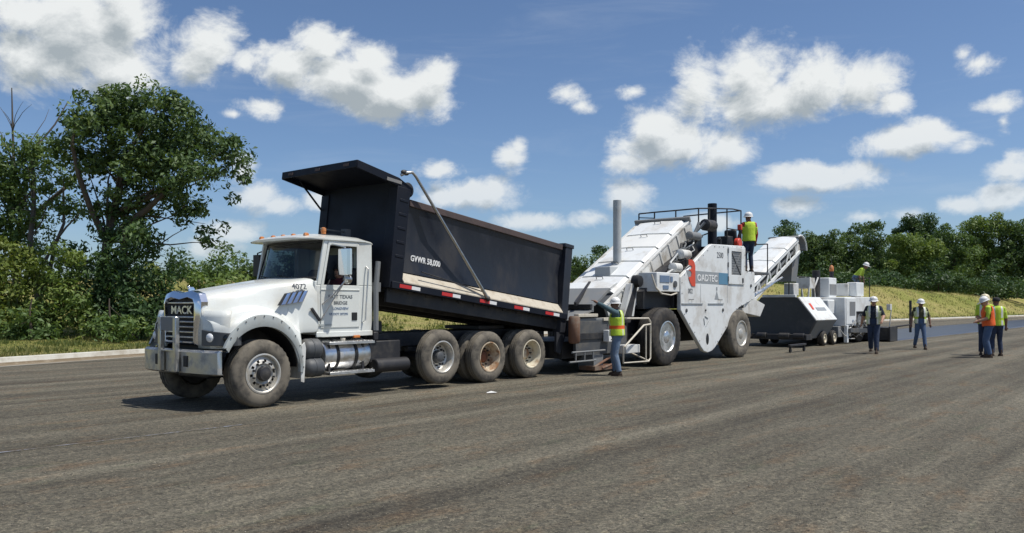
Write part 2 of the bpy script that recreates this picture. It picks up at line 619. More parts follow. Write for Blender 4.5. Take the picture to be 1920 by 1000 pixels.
def asphalt_mat():
    m = bpy.data.materials.new('milled_asphalt')
    m.use_nodes = True
    t = NT(m.node_tree)
    p = t.n['Principled BSDF']
    tc = t.node('ShaderNodeTexCoord')
    ob = tc.outputs['Object']
    streak = t.noise(t.vmath('MULTIPLY', ob, (.035, 1.15, 1)), 1.0, 5, .6)
    streak2 = t.noise(t.vmath('MULTIPLY', ob, (.16, 5.5, 1)), 1.0, 4, .6)
    patch = t.noise(t.vmath('MULTIPLY', ob, (.35, .7, 1)), 1.0, 6, .65)
    grain = t.noise(ob, 150, 3, .7)
    grain2 = t.noise(ob, 42, 4, .7)
    grain3 = t.noise(ob, 13, 4, .7)
    f = t.math('ADD', t.math('MULTIPLY', streak, .62), t.math('MULTIPLY', patch, .22))
    f = t.math('ADD', f, t.math('MULTIPLY', streak2, .16))
    c = t.ramp(f, [(.36, (.058, .052, .042)), (.46, (.100, .092, .073)), (.54, (.134, .124, .098)), (.64, (.192, .177, .140))])
    tint = t.noise(t.vmath('MULTIPLY', ob, (.5, 1.3, 1)), 1.7, 5, .65)
    c = t.mix(t.smooth(tint, .50, .72), c, t.mix(1.0, c, (1.12, .92, .80), 'MULTIPLY'))
    tint2 = t.noise(t.vmath('MULTIPLY', ob, (.25, .8, 1)), 3.1, 5, .65)
    c = t.mix(t.smooth(tint2, .55, .75), c, t.mix(1.0, c, (.80, .90, .82), 'MULTIPLY'))
    crumb = t.noise(t.vmath('MULTIPLY', ob, (.45, 1.6, 1)), 2.3, 9, .8)
    c = t.mix(t.math('MULTIPLY', t.smooth(crumb, .64, .70), .75), c, (.035, .032, .028))
    g = t.math('ADD', t.math('MULTIPLY', grain2, .55), t.math('MULTIPLY', grain, .45))
    c = t.mix(1.0, c, t.ramp(g, [(.30, (.22, .21, .20)), (.44, (.70, .70, .69)), (.54, (1.1, 1.09, 1.06)), (.68, (2.1, 2.0, 1.8))]), 'MULTIPLY')
    c = t.mix(.7, c, t.ramp(grain3, [(.33, (.5, .49, .47)), (.5, (1, 1, 1)), (.68, (1.45, 1.40, 1.30))]), 'MULTIPLY')
    vo = t.node('ShaderNodeTexVoronoi')
    t.put(vo.inputs['Vector'], ob)
    vo.inputs['Scale'].default_value = 26
    sp = t.math('LESS_THAN', vo.outputs['Distance'], .16)
    rs = t.node('ShaderNodeSeparateColor')
    t.put(rs.inputs[0], vo.outputs['Color'])
    pick = t.math('MULTIPLY', sp, t.math('GREATER_THAN', rs.outputs[0], .80))
    c = t.mix(t.math('MULTIPLY', pick, .65), c, (.34, .30, .23))
    vo2 = t.node('ShaderNodeTexVoronoi')
    t.put(vo2.inputs['Vector'], ob)
    vo2.inputs['Scale'].default_value = 38
    r2 = t.node('ShaderNodeSeparateColor')
    t.put(r2.inputs[0], vo2.outputs['Color'])
    c = t.mix(.55, c, t.mix(1.0, c, t.ramp(r2.outputs[1], [(0, (.45, .45, .45)), (.5, (1, 1, 1)), (1, (1.65, 1.6, 1.5))]), 'MULTIPLY'))
    t.put(p.inputs['Base Color'], c)
    p.inputs['Roughness'].default_value = .92
    p.inputs['Specular IOR Level'].default_value = .25
    b = t.node('ShaderNodeBump')
    b.inputs['Distance'].default_value = .016
    h = t.math('ADD', t.math('MULTIPLY', grain2, .7), t.math('MULTIPLY', grain, .35))
    h = t.math('ADD', h, t.math('MULTIPLY', streak2, .5))
    t.put(b.inputs['Height'], h)
    t.put(p.inputs['Normal'], b.outputs[0])
    MATS['milled_asphalt'] = m


def fresh_mat():
    m = bpy.data.materials.new('fresh_asphalt')
    m.use_nodes = True
    t = NT(m.node_tree)
    p = t.n['Principled BSDF']
    tc = t.node('ShaderNodeTexCoord')
    ob = tc.outputs['Object']
    n = t.noise(t.vmath('MULTIPLY', ob, (.2, 2, 1)), 1.0, 5, .6)
    c = t.ramp(n, [(.3, (.050, .052, .060)), (.7, (.078, .081, .094))])
    t.put(p.inputs['Base Color'], c)
    t.put(p.inputs['Roughness'], t.math('MULTIPLY_ADD', n, .12, .26))
    b = t.node('ShaderNodeBump')
    b.inputs['Distance'].default_value = .003
    t.put(b.inputs['Height'], t.noise(ob, 60, 3, .7))
    t.put(p.inputs['Normal'], b.outputs[0])
    MATS['fresh_asphalt'] = m


def grass_mat():
    m = bpy.data.materials.new('grass_ground')
    m.use_nodes = True
    t = NT(m.node_tree)
    p = t.n['Principled BSDF']
    tc = t.node('ShaderNodeTexCoord')
    ob = tc.outputs['Object']
    a = t.noise(t.vmath('MULTIPLY', ob, (.6, 1.0, .3)), .11, 6, .62)
    b_ = t.noise(ob, 1.3, 6, .7)
    f = t.math('ADD', t.math('MULTIPLY', a, .65), t.math('MULTIPLY', b_, .35))
    c = t.ramp(f, [(.34, (.15, .185, .04)), (.46, (.25, .25, .075)), (.55, (.34, .29, .12)), (.66, (.40, .32, .16))])
    fine = t.noise(ob, 14, 4, .75)
    c = t.mix(.8, c, t.ramp(fine, [(.3, (.5, .52, .45)), (.5, (1, 1, 1)), (.7, (1.4, 1.35, 1.2))]), 'MULTIPLY')
    t.put(p.inputs['Base Color'], c)
    p.inputs['Roughness'].default_value = 1.0
    p.inputs['Specular IOR Level'].default_value = .1
    b = t.node('ShaderNodeBump')
    b.inputs['Distance'].default_value = .10
    t.put(b.inputs['Height'], t.noise(ob, 9, 5, .75))
    t.put(p.inputs['Normal'], b.outputs[0])
    MATS['grass_ground'] = m


def leaf_mat(name, stops, trans=.28):
    m = bpy.data.materials.new(name)
    m.use_nodes = True
    t = NT(m.node_tree)
    t.n.clear()
    at = t.node('ShaderNodeAttribute', attribute_name='tone')
    c = t.ramp(at.outputs['Fac'], stops)
    d = t.node('ShaderNodeBsdfPrincipled')
    t.put(d.inputs['Base Color'], c)
    d.inputs['Roughness'].default_value = .55
    d.inputs['Specular IOR Level'].default_value = .35
    tr = t.node('ShaderNodeBsdfTranslucent')
    t.put(tr.inputs[0], t.mix(1.0, c, (1.25, 1.25, .6), 'MULTIPLY'))
    mx = t.node('ShaderNodeMixShader')
    mx.inputs[0].default_value = trans
    t.l.new(d.outputs[0], mx.inputs[1])
    t.l.new(tr.outputs[0], mx.inputs[2])
    out = t.node('ShaderNodeOutputMaterial')
    t.l.new(mx.outputs[0], out.inputs[0])
    MATS[name] = m


asphalt_mat(); fresh_mat(); grass_mat()
leaf_mat('leaf_oak', [(0, (0.039, 0.073, 0.026)), (.5, (0.081, 0.137, 0.047)), (.85, (0.137, 0.202, 0.072)), (1, (0.221, 0.286, 0.117))])
leaf_mat('leaf_dark', [(0, (0.038, 0.075, 0.032)), (.6, (0.072, 0.131, 0.049)), (1, (0.138, 0.210, 0.072))])
leaf_mat('leaf_mid', [(0, (0.058, 0.104, 0.034)), (.6, (0.114, 0.185, 0.057)), (1, (0.195, 0.260, 0.085))])
leaf_mat('leaf_light', [(0, (0.083, 0.136, 0.032)), (.6, (0.155, 0.224, 0.053)), (1, (0.253, 0.310, 0.092))])
leaf_mat('leaf_yellow', [(0, (.095, .14, .028)), (.5, (.18, .23, .05)), (1, (.32, .33, .09))])
leaf_mat('grass_blade', [(0, (.105, .14, .036)), (.45, (.20, .205, .072)), (.75, (.31, .27, .13)), (1, (.42, .35, .20))], .3)


def np_mesh(name, verts, faces, material, tone=None):
    """faces: (n,k) array"""
    me = bpy.data.meshes.new(name)
    nv, nf, k = len(verts), len(faces), faces.shape[1]
    me.vertices.add(nv)
    me.vertices.foreach_set('co', np.asarray(verts, dtype=np.float32).ravel())
    me.loops.add(nf * k)
    me.loops.foreach_set('vertex_index', faces.astype(np.int32).ravel())
    me.polygons.add(nf)
    me.polygons.foreach_set('loop_start', np.arange(0, nf * k, k, dtype=np.int32))
    me.materials.append(MATS[material])
    if tone is not None:
        a = me.attributes.new('tone', 'FLOAT', 'FACE')
        a.data.foreach_set('value', np.asarray(tone, dtype=np.float32))
    me.update(calc_edges=True)
    return me


def link(name, me, parent=None):
    o = bpy.data.objects.new(name, me)
    COL.objects.link(o)
    if parent is not None: o.parent = parent
    return o


def grid_obj(name, xs, ys, fn, material, smooth=True):
    xs, ys = np.asarray(xs, float), np.asarray(ys, float)
    A, B = np.meshgrid(xs, ys, indexing='ij')
    P = fn(A, B)
    nx_, ny_ = len(xs), len(ys)
    idx = np.arange(nx_ * ny_).reshape(nx_, ny_)
    f = np.stack([idx[:-1, :-1], idx[1:, :-1], idx[1:, 1:], idx[:-1, 1:]], -1).reshape(-1, 4)
    me = np_mesh(name, P.reshape(-1, 3), f, material)
    if smooth: me.polygons.foreach_set('use_smooth', [True] * len(me.polygons))
    bm = bmesh.new(); bm.from_mesh(me)
    bmesh.ops.recalc_face_normals(bm, faces=bm.faces)
    if sum(f.normal.z for f in list(bm.faces)[:50]) < 0:
        bmesh.ops.reverse_faces(bm, faces=bm.faces)
    bm.to_mesh(me); bm.free()
    o = link(name, me)
    o.location = O
    o.rotation_euler = (0, 0, ANG)
    return o


g = grid_obj('ground', [-2500, -100, 300, 2500], [-2500, -300, 300, 2500], lambda a, b: np.stack([a, b, a * 0 - .08], -1), 'grass_ground')
tag(g, 'dry grassland plain reaching to the horizon', 'ground', kind='structure')

_ss = np.concatenate([np.arange(-80, 130, 1.0), np.arange(130, 261, 5.0)])
road = grid_obj('road', _ss, np.linspace(0, 1, 40),
                lambda a, b: np.stack([a, (np.interp(a, _ks, _ky) - .3) * (1 - b) - 75 * b, a * 0 + .004 * np.sin(a * .21 + b * 37)], -1), 'milled_asphalt')
tag(road, 'wide milled grey-brown asphalt road streaked along its length', 'road', kind='structure')

bank = grid_obj('grass_bank', np.concatenate([np.arange(-80, 130, 2.0), np.arange(130, 261, 10.0)]),
                np.concatenate([np.array([.1, .6, 1.2, 2, 3, 4.5]), np.arange(6, 60, 2.0), np.array([70, 90, 120, 170, 260, 400, 700])]),
                lambda a, b: np.stack([a, np.interp(a, _ks, _ky) + b, hill(a, b)], -1), 'grass_ground')
tag(bank, 'sunlit dry grass bank rising behind the kerb', 'bank', kind='structure')

# kerb with gutter apron
mb = MB()
prof = [(-.42, .012), (-.03, .018), (.0, .075), (.035, .175), (.06, .185), (.17, .19), (.19, .17), (.19, -.1), (-.42, -.1)]
ks = [x for x in np.concatenate([np.arange(-80, 130, 1.0), np.arange(130, 258, 4.0)])]
mb.loft([[(s, kerb_y(s) + a, z + (.02 if z > .1 else 0)) for a, z in prof] for s in ks])
mb.m = [1 if (i % len(prof)) in (0, 1) and i < len(mb.m) - 2 else 0 for i in range(len(mb.m))]
kerb = mb.build('kerb', ['concrete', 'gutter_dirt'], smooth=30)
kerb.location = O; kerb.rotation_euler = (0, 0, ANG)
tag(kerb, 'pale concrete kerb and gutter along the grass verge', 'kerb', kind='structure')

# fresh mat laid behind the paver (a real lift of asphalt with a sloped edge)
mb = MB()
secs = []
for s in list(np.arange(30.3, 120, 1.5)):
    y0 = -.87 - .026 * (s - 30.8) + .03 * math.sin(s * 1.3)
    y1 = y0 + 4.62
    secs.append([(s, y0 - .08, 0.0), (s, y0, .055), (s, (y0 + y1) / 2, .065), (s, y1, .055), (s, y1 + .08, 0.0)])
mb.loft(secs, closed=False, caps=False)
fm = mb.build('fresh_asphalt', 'fresh_asphalt', smooth=30)
fm.location = O; fm.rotation_euler = (0, 0, ANG)
tag(fm, 'smooth bluish-black strip of freshly laid asphalt behind the paver', 'pavement', kind='structure')

# surveyor's chalk line
mat('chalk', (.30, .33, .39), .9, dirt=(.13, .12, .10), amt=1.0, scale=6, thr=(.34, .56))
mb = MB()
s = -5.2
while s < -.9:
    L = random.uniform(.25, .7)
    y = -1.21 - .063 * (s + 4.1) 
    mb.beam((s, y, .0085), (s + L, y - .063 * L, .0085), .014 + random.uniform(0, .006), .003)
    s += L + random.choice([.01, .02, .1, .25])
ch = mb.build('chalk_line', 'chalk', smooth=0)
ch.location = O; ch.rotation_euler = (0, 0, ANG)
tag(ch, 'faint broken blue-white chalk line on the road near the camera', 'road marking', kind='structure')

# loose stones on the milled surface
def gravel(n):
    Y = 5.2 + 11 * rng.random(n) ** 1.6
    X = (rng.random(n) * 2 - 1) * (Y * .68 + .5)
    r = .003 + .005 * rng.random(n) ** 3
    base = np.array([[1, 0, 0], [-1, 0, 0], [0, 1, 0], [0, -1, 0], [0, 0, 1], [0, 0, -1]], float)
    fc = np.array([[0, 2, 4], [2, 1, 4], [1, 3, 4], [3, 0, 4], [2, 0, 5], [1, 2, 5], [3, 1, 5], [0, 3, 5]])
    V = base[None] * r[:, None, None] * (.6 + .8 * rng.random((n, 6, 1)))
    V[:, :, 2] *= .7
    V += np.stack([X, Y, r * .4 + .004], -1)[:, None, :]
    F_ = (fc[None] + (np.arange(n) * 6)[:, None, None]).reshape(-1, 3)
    o = link('loose_gravel', np_mesh('loose_gravel', V.reshape(-1, 3), F_, 'gravel_stone', np.repeat(rng.random(n), 8)))
    tag(o, 'loose pale and dark stones scattered on the milled road', 'gravel', kind='stuff')


leaf_mat('gravel_stone', [(0, (.09, .085, .075)), (.5, (.19, .17, .14)), (.85, (.30, .26, .20)), (1, (.45, .40, .32))], 0.0)
gravel(9000)


# ------------------------------------------------------------------ grass blades
def grass_patch(name, label, n, s0, s1, w0, w1, h0, h1, wpow=1.0):
    s = s0 + (s1 - s0) * rng.random(n)
    w = w0 + (w1 - w0) * rng.random(n) ** wpow
    y = np.interp(s, _ks, _ky) + w
    z = hill(s, w) - .01
    X = O.x + s * DX - y * DY
    Y = O.y + s * DY + y * DX
    h = (h0 + (h1 - h0) * rng.random(n) ** 2.2) * (.7 + .6 * (np.sin(s * 1.7) * np.sin(w * 1.3 + s * .4) > .2))
    a = rng.random(n) * 2 * np.pi
    wd = h * .16
    lean = h * .6 * rng.random(n)
    b = rng.random(n) * 2 * np.pi
    base = np.stack([X, Y, z], -1)
    e = np.stack([np.cos(a) * wd, np.sin(a) * wd, 0 * a], -1)
    tip = base + np.stack([np.cos(b) * lean, np.sin(b) * lean, h], -1)
    V = np.stack([base - e, base + e, tip], 1).reshape(-1, 3)
    we = np.interp(s, [0, 30, 60, 90, 130], [42, 40, 22, 11, 10])
    tone = np.clip(.22 + .36 * sstep(w, .1 * we, .75 * we) + .5 * (rng.random(n) - .5) + .22 * np.sin(s * .35 + 1.3 * np.sin(w * .3)) * np.cos(w * .45 + s * .12) + .14 * np.sin(s * .9 + w + 2 * np.sin(s * .21)), 0, 1)
    o = link(name, np_mesh(name, V, np.arange(3 * n).reshape(-1, 3), 'grass_blade', tone))
    tag(o, label, 'grass', kind='stuff')


grass_patch('verge_grass', 'short yellow-green grass on the verge below the bushes', 80000, -4, 22, .2, 14, .04, .15)
grass_patch('bank_grass', 'dry tufted grass covering the bank behind the machines', 170000, 14, 130, .3, 46, .06, .24)


# ------------------------------------------------------------------ trees
def leaves(clumps, n_per, size, spread=1.0, up=.35, shell=.35):
    """leaf quads scattered in clumps; clumps = (centre, radius)"""
    C = np.array([c for c, r in clumps], float)
    Rr = np.array([r for c, r in clumps], float)
    k = len(C)
    n = k * n_per
    d = rng.normal(size=(n, 3))
    d /= np.linalg.norm(d, axis=1)[:, None]
    rad = (shell + (1 - shell) * rng.random(n)) ** .6
    ci = np.repeat(np.arange(k), n_per)
    P = C[ci] + d * (rad * Rr[ci])[:, None] * np.array([1, 1, .72]) * spread
    nrm = d * .6 + rng.normal(size=(n, 3)) * .7
    nrm[:, 2] += up
    nrm /= np.linalg.norm(nrm, axis=1)[:, None]
    t = np.cross(nrm, rng.normal(size=(n, 3)))
    t /= np.linalg.norm(t, axis=1)[:, None] + 1e-9
    b = np.cross(nrm, t)
    sz = size * (.55 + .9 * rng.random(n))
    L, Wd = (t * sz[:, None]), (b * (sz * .42)[:, None])
    V = np.stack([P - L, P + Wd + nrm * (sz * .12)[:, None], P + L, P - Wd + nrm * (sz * .12)[:, None]], 1).reshape(-1, 3)
    F_ = np.arange(4 * n).reshape(-1, 4)
    ct = rng.random(k)
    tone = np.clip(.62 * ct[ci] + .5 * rng.random(n) - .08, 0, 1)
    return V, F_, tone


def ellipsoid_clumps(ells, r, density=1.0, hollow=.55):
    """ells: (centre, (rx,ry,rz)); clump centres spread through the outer part of each ellipsoid"""
    out = []
    for c, e in ells:
        vol = e[0] * e[1] * e[2]
        n = max(3, int(density * 3.2 * vol / r ** 3 * .30))
        for _ in range(n):
            d = rng.normal(size=3)
            d /= np.linalg.norm(d)
            q = (hollow + (1 - hollow) * rng.random()) if rng.random() < .8 else rng.random()
            p = np.array(c) + d * q * np.array(e) * (1 + .16 * rng.normal())
            out.append((p, r * random.uniform(.6, 1.35)))
    return out


def limb_path(a, b, bend=.12, n=5):
    a, b = Vector(a), Vector(b)
    L = (b - a).length
    off = Vector((random.uniform(-1, 1), random.uniform(-1, 1), random.uniform(-.2, .9))) * L * bend
    pts = []
    for i in range(n + 1):
        t = i / n
        p = a.lerp(b, t) + off * math.sin(math.pi * t) + Vector((random.uniform(-1, 1), random.uniform(-1, 1), random.uniform(-1, 1))) * L * .018 * (0 < i < n)
        pts.append(p)
    return pts


def px(u, v, Y):
    return Vector(((u - 960) / 1550 * Y, Y, 1.63 + (570 - v) * Y / 1550))


def ground_at(X, Y):
    s = (X - O.x) * DX + (Y - O.y) * DY
    y = -((X - O.x) * DY - (Y - O.y) * DX)
    w = y - kerb_y(s)
    return float(hill(s, w)) if w > 0 else 0.0


def tree_at(name, label, Y, base_u, ells, trunk_top, leaf, size, n_per, clump_r, tr, limbs=(), density=1.0, cat='tree', group=None, bark='wood_bark', hollow=.55, lean_u=0):
    """one tree built in place: ells are (u,v,ru,rv[,dY,rdepth]) read off at distance Y"""
    if Y > 110: ells = list(ells) + [(base_u - 14, 522, 26, 30, 7), (base_u + 16, 530, 26, 22, 6)]
    bx = (base_u - 960) / 1550 * Y
    gz = ground_at(bx, Y)
    root = bpy.data.objects.new(name, None)
    COL.objects.link(root)
    root.location = (bx, Y, gz)
    base = Vector((bx, Y, gz))
    E = []
    for e in ells:
        u, v, ru, rv = e[:4]
        dY = e[4] if len(e) > 4 else 0
        k = Y / 1550
        E.append((px(u, v, Y + dY) - base, (ru * k, (e[5] if len(e) > 5 else max(ru, rv) * k * .85), rv * k)))
    cl = ellipsoid_clumps(E, clump_r, density, hollow)
    V, F_, tone = leaves(cl, n_per, size)
    ok = V.reshape(-1, 4, 3)[:, :, 2].min(1) > -.05
    V = V.reshape(-1, 4, 3)[ok].reshape(-1, 3)
    link('crown', np_mesh('crown', V, np.arange(len(V)).reshape(-1, 4), leaf, tone[ok]), root)
    mb = MB()
    top = px(trunk_top[0], trunk_top[1], Y) - base
    tp = limb_path((0, 0, -.2), top, .012 if name == 'dead_tree' else .05, 6)
    rs = [tr * (1.25 if i == 0 else 1) * (1 - (.85 if name == 'dead_tree' else .62) * i / 6) for i in range(7)]
    mb.tube(tp, rs, 9)
    for (t, u, v, dY, r) in limbs:
        a = tp[min(6, int(t * 6))]
        b = px(u, v, Y + dY) - base
        pth = limb_path(a, b, .10, 5)
        mb.tube(pth, [r * (1 - .75 * i / 5) for i in range(6)], 7)
    # a few twigs from the trunk into each lobe
    for c, e in E:
        a = tp[random.choice([3, 4, 5])]
        pth = limb_path(a, Vector(c), .1, 4)
        mb.tube(pth, [min(.09, tr * .22) * (1 - .8 * i / 4) for i in range(5)], 6)
    mb.build('trunk', bark, root, smooth=60)
    return tag(root, label, cat, group)


# the big oak hung with vines beside the truck
tree_at('oak_tree', 'big spreading dark green oak leaning over the kerb left of the truck', 34, 165,
        [(255, 215, 105, 55), (185, 245, 70, 60, -1), (330, 255, 75, 65), (400, 290, 60, 50, 1), (250, 300, 95, 60), (345, 330, 75, 45, -1), (432, 330, 34, 34), (428, 275, 40, 26), (452, 300, 22, 22), (120, 270, 34, 45),
         (285, 375, 60, 35, 1), (348, 385, 55, 35), (385, 420, 28, 32, .5), (398, 455, 18, 20), (310, 190, 40, 22), (345, 205, 22, 32), (215, 395, 65, 50), (255, 440, 50, 45), (160, 310, 36, 50)],
        (230, 300), 'leaf_oak', .105, 52, .46, .24,
        [(.55, 360, 300, 0, .17), (.5, 150, 190, -1, .14), (.7, 420, 320, 1, .09), (.45, 345, 430, 0, .05), (.8, 300, 200, 0, .1)], 1.65, hollow=.48)
tree_at('vine_covered_tree', 'dark tree trunk smothered in vines under the big oak', 33, 245,
        [(235, 470, 75, 60), (270, 540, 65, 70), (210, 550, 75, 70), (250, 600, 95, 38), (300, 570, 32, 62), (150, 500, 45, 55, 1)],
        (235, 430), 'leaf_dark', .10, 85, .62, .26, density=2.4, hollow=.4)
tree_at('dead_tree', 'bare grey dead tree rising above the bushes at the left edge', 36, 30,
        [(60, 400, 22, 30)], (22, 165), 'leaf_mid', .10, 30, .5, .15,
        [(.67, -20, 212, 0, .035), (.67, 92, 205, 1, .03), (.67, -15, 262, -1, .035), (.84, 60, 196, 0, .02), (.4, 128, 190, 1, .09), (.4, 182, 305, 0, .15), (.6, 80, 260, 1, .04), (.84, 2, 205, 0, .02), (.84, 44, 190, 0, .018), (.84, -5, 195, 0, .018)], .5, bark='dead_bark')
tree_at('slender_tree', 'thin-leaved pale green tree with forked grey trunks at left edge', 35, 75,
        [(45, 290, 48, 50), (10, 330, 50, 60), (95, 320, 38, 48), (30, 400, 60, 55), (105, 390, 40, 48), (-30, 380, 50, 80), (70, 450, 55, 45), (-10, 460, 50, 50)],
        (60, 300), 'leaf_mid', .10, 70, .52, .16,
        [(.3, 120, 330, 0, .11), (.4, 15, 280, 0, .10), (.2, 150, 400, -1, .10)], 1.9, bark='dead_bark')
for nm, lb, Y, bu, el, lf in [
    ('shrub', 'bright yellow-green shrub at the left edge of the photo', 31.5, 20, [(20, 520, 55, 50), (-20, 570, 60, 60), (30, 590, 60, 50), (5, 470, 40, 30)], 'leaf_yellow'),
    ('shrub', 'rounded mid-green shrub between yellow-green shrub and vine-covered trunk', 32, 105, [(95, 520, 55, 42), (125, 570, 55, 48), (80, 600, 55, 40), (120, 480, 35, 25)], 'leaf_light'),
    ('shrub', 'low dark green shrub in front of the bright yellow-green shrub', 30.5, 60, [(60, 618, 60, 28), (20, 625, 45, 24)], 'leaf_mid'),
    ('shrub', 'low leafy shrub at the foot of the vine-covered trunk', 31, 205, [(200, 615, 55, 24), (255, 620, 40, 20)], 'leaf_mid'),
]:
    tree_at(nm, lb, Y, bu, el, (bu, 560), lf, .095, 90, .5, .06, density=2.4, cat='shrub', group='shrubs along the left verge', hollow=.5)

# middle-distance trees seen over the hood
for lb, Y, bu, el, lf in [
    ('round dark green tree seen over the truck hood, leftmost of the middle-distance trees', 72, 338, [(338, 490, 28, 26), (345, 515, 38, 24), (325, 520, 26, 24)], 'leaf_oak'),
    ('olive green low tree beside the round dark tree over the hood', 66, 300, [(300, 520, 36, 26), (315, 545, 45, 20)], 'leaf_yellow'),
    ('broad mid-green tree seen over the middle of the truck hood', 70, 405, [(415, 492, 32, 20), (395, 510, 34, 22), (425, 518, 38, 20)], 'leaf_mid'),
    ('dark green tree just left of the truck windshield', 74, 460, [(458, 492, 28, 18), (470, 510, 32, 24), (490, 500, 28, 20)], 'leaf_oak'),
    ('pale olive bush in front of the broad tree over the hood', 58, 372, [(372, 530, 34, 15), (420, 535, 34, 12)], 'leaf_light'),
    ('dark hedge-like tree mostly hidden behind the truck cab', 78, 545, [(530, 500, 40, 22), (580, 505, 40, 22), (630, 510, 40, 20)], 'leaf_dark'),
]:
    tree_at('tree', lb, Y, bu, el, (bu, 525), lf, .19, 80, .95, .16, density=2.4, group='trees seen over the hood', hollow=.45)

# treeline beyond the bank
FAR = [
    (1093, 118, [(1090, 490, 24, 22), (1105, 505, 28, 20), (1078, 512, 22, 18)], 'leaf_oak', 'dark tree between the dump body and the white stack'),
    (1135, 122, [(1135, 475, 26, 22), (1145, 500, 30, 24)], 'leaf_dark', 'dark tree just left of the white exhaust stack'),
    (1476, 150, [(1476, 428, 24, 18), (1478, 448, 30, 20), (1468, 470, 34, 26), (1480, 510, 40, 34)], 'leaf_dark', 'round-topped dark tree behind the rear conveyor, leftmost of the right treeline'),
    (1528, 145, [(1520, 455, 34, 26), (1545, 462, 36, 28), (1530, 500, 46, 40)], 'leaf_oak', 'low rounded tree just right of the rear conveyor end'),
    (1590, 150, [(1592, 432, 20, 16), (1610, 440, 30, 20), (1585, 465, 40, 30), (1600, 510, 46, 36)], 'leaf_mid', 'ragged-topped mid-green tree behind the paver beacon'),
    (1640, 138, [(1640, 430, 26, 15), (1632, 455, 34, 26), (1645, 500, 44, 44)], 'leaf_oak', 'dark tree behind the man standing on the paver'),
    (1722, 165, [(1718, 418, 34, 16), (1735, 428, 34, 20), (1700, 440, 34, 22), (1720, 470, 54, 36)], 'leaf_dark', 'tallest dark pine-like crown in the middle of the right treeline'),
    (1700, 132, [(1695, 462, 44, 28), (1730, 478, 50, 34), (1690, 515, 54, 32)], 'leaf_light', 'bright yellow-green tree in front of the tall dark crown'),
    (1790, 136, [(1778, 445, 36, 28), (1800, 470, 46, 36), (1785, 515, 50, 34)], 'leaf_mid', 'mid-green tree between bright tree and the light-topped tall tree'),
    (1850, 140, [(1848, 425, 46, 20), (1862, 445, 44, 26), (1840, 480, 50, 40), (1850, 520, 40, 32)], 'leaf_light', 'light-topped tall tree right of centre in the right treeline'),
    (1905, 138, [(1900, 432, 34, 18), (1918, 450, 44, 30), (1900, 490, 46, 44), (1930, 520, 50, 38)], 'leaf_oak', 'dark tree at the right edge behind the two-man group'),
    (1965, 140, [(1960, 430, 44, 30), (1970, 480, 54, 54)], 'leaf_mid', 'tree cut by the right edge of the photo'),
]
for bu, Y, el, lf, lb in FAR:
    k = Y / 140
    tree_at('tree', lb, Y, bu, el, (bu, 470 if el[0][1] < 460 else 500), lf, .23, 130, 1.35, .26, density=1.9, group='trees of the far treeline', hollow=.45)
for i, (bu, Y, el, lf, lb) in enumerate([
    (1560, 124, [(1550, 535, 44, 16), (1590, 532, 40, 18)], 'leaf_dark', 'dark undergrowth bush below the low rounded tree'),
    (1655, 122, [(1650, 530, 42, 18), (1690, 532, 40, 14)], 'leaf_dark', 'dark undergrowth bush behind the walking man in navy'),
    (1760, 122, [(1750, 530, 44, 18), (1800, 535, 40, 16)], 'leaf_dark', 'undergrowth bush above the man beside the pole'),
    (1870, 122, [(1860, 538, 44, 18), (1910, 545, 44, 18)], 'leaf_dark', 'undergrowth bush above the group of men'),
    (1450, 124, [(1440, 530, 44, 22), (1490, 530, 40, 20)], 'leaf_dark', 'dark undergrowth bush behind the paver hopper'),
]):
    tree_at('bush', lb, Y, bu, el, (bu, 530), lf, .21, 90, 1.1, .1, density=1.8, cat='bush', group='undergrowth bushes', hollow=.4)



# weeds and taller tufts on the verge and bank
def weeds(name, label, n, s0, s1, w0, w1, r0, r1, leaf):
    cl = []
    for _ in range(n):
        s_ = random.uniform(s0, s1)
        we = float(np.interp(s_, [0, 30, 60, 90, 130], [42, 40, 22, 11, 10]))
        w_ = random.uniform(w0, min(w1, we))
        p = W(s_, kerb_y(s_) + w_, 0)
        r = random.uniform(r0, r1) * (1 + s_ / 90)
        cl.append((np.array([p.x, p.y, float(hill(s_, w_)) + r * .35]), r))
    V, F_, tone = leaves(cl, 26, .07, up=.8)
    k = np.repeat(np.array([1 + c[0][1] / 60 for c in cl]), 26)
    C = V.reshape(-1, 4, 3).mean(1, keepdims=True)
    V = (C + (V.reshape(-1, 4, 3) - C) * k[:, None, None]).reshape(-1, 3)
    tag(link(name, np_mesh(name, V, F_, leaf, tone)), label, 'weeds', kind='stuff')


weeds('verge_weeds', 'scattered green weeds on the grass verge and bank', 200, 0, 60, .3, 24, .06, .18, 'leaf_yellow')


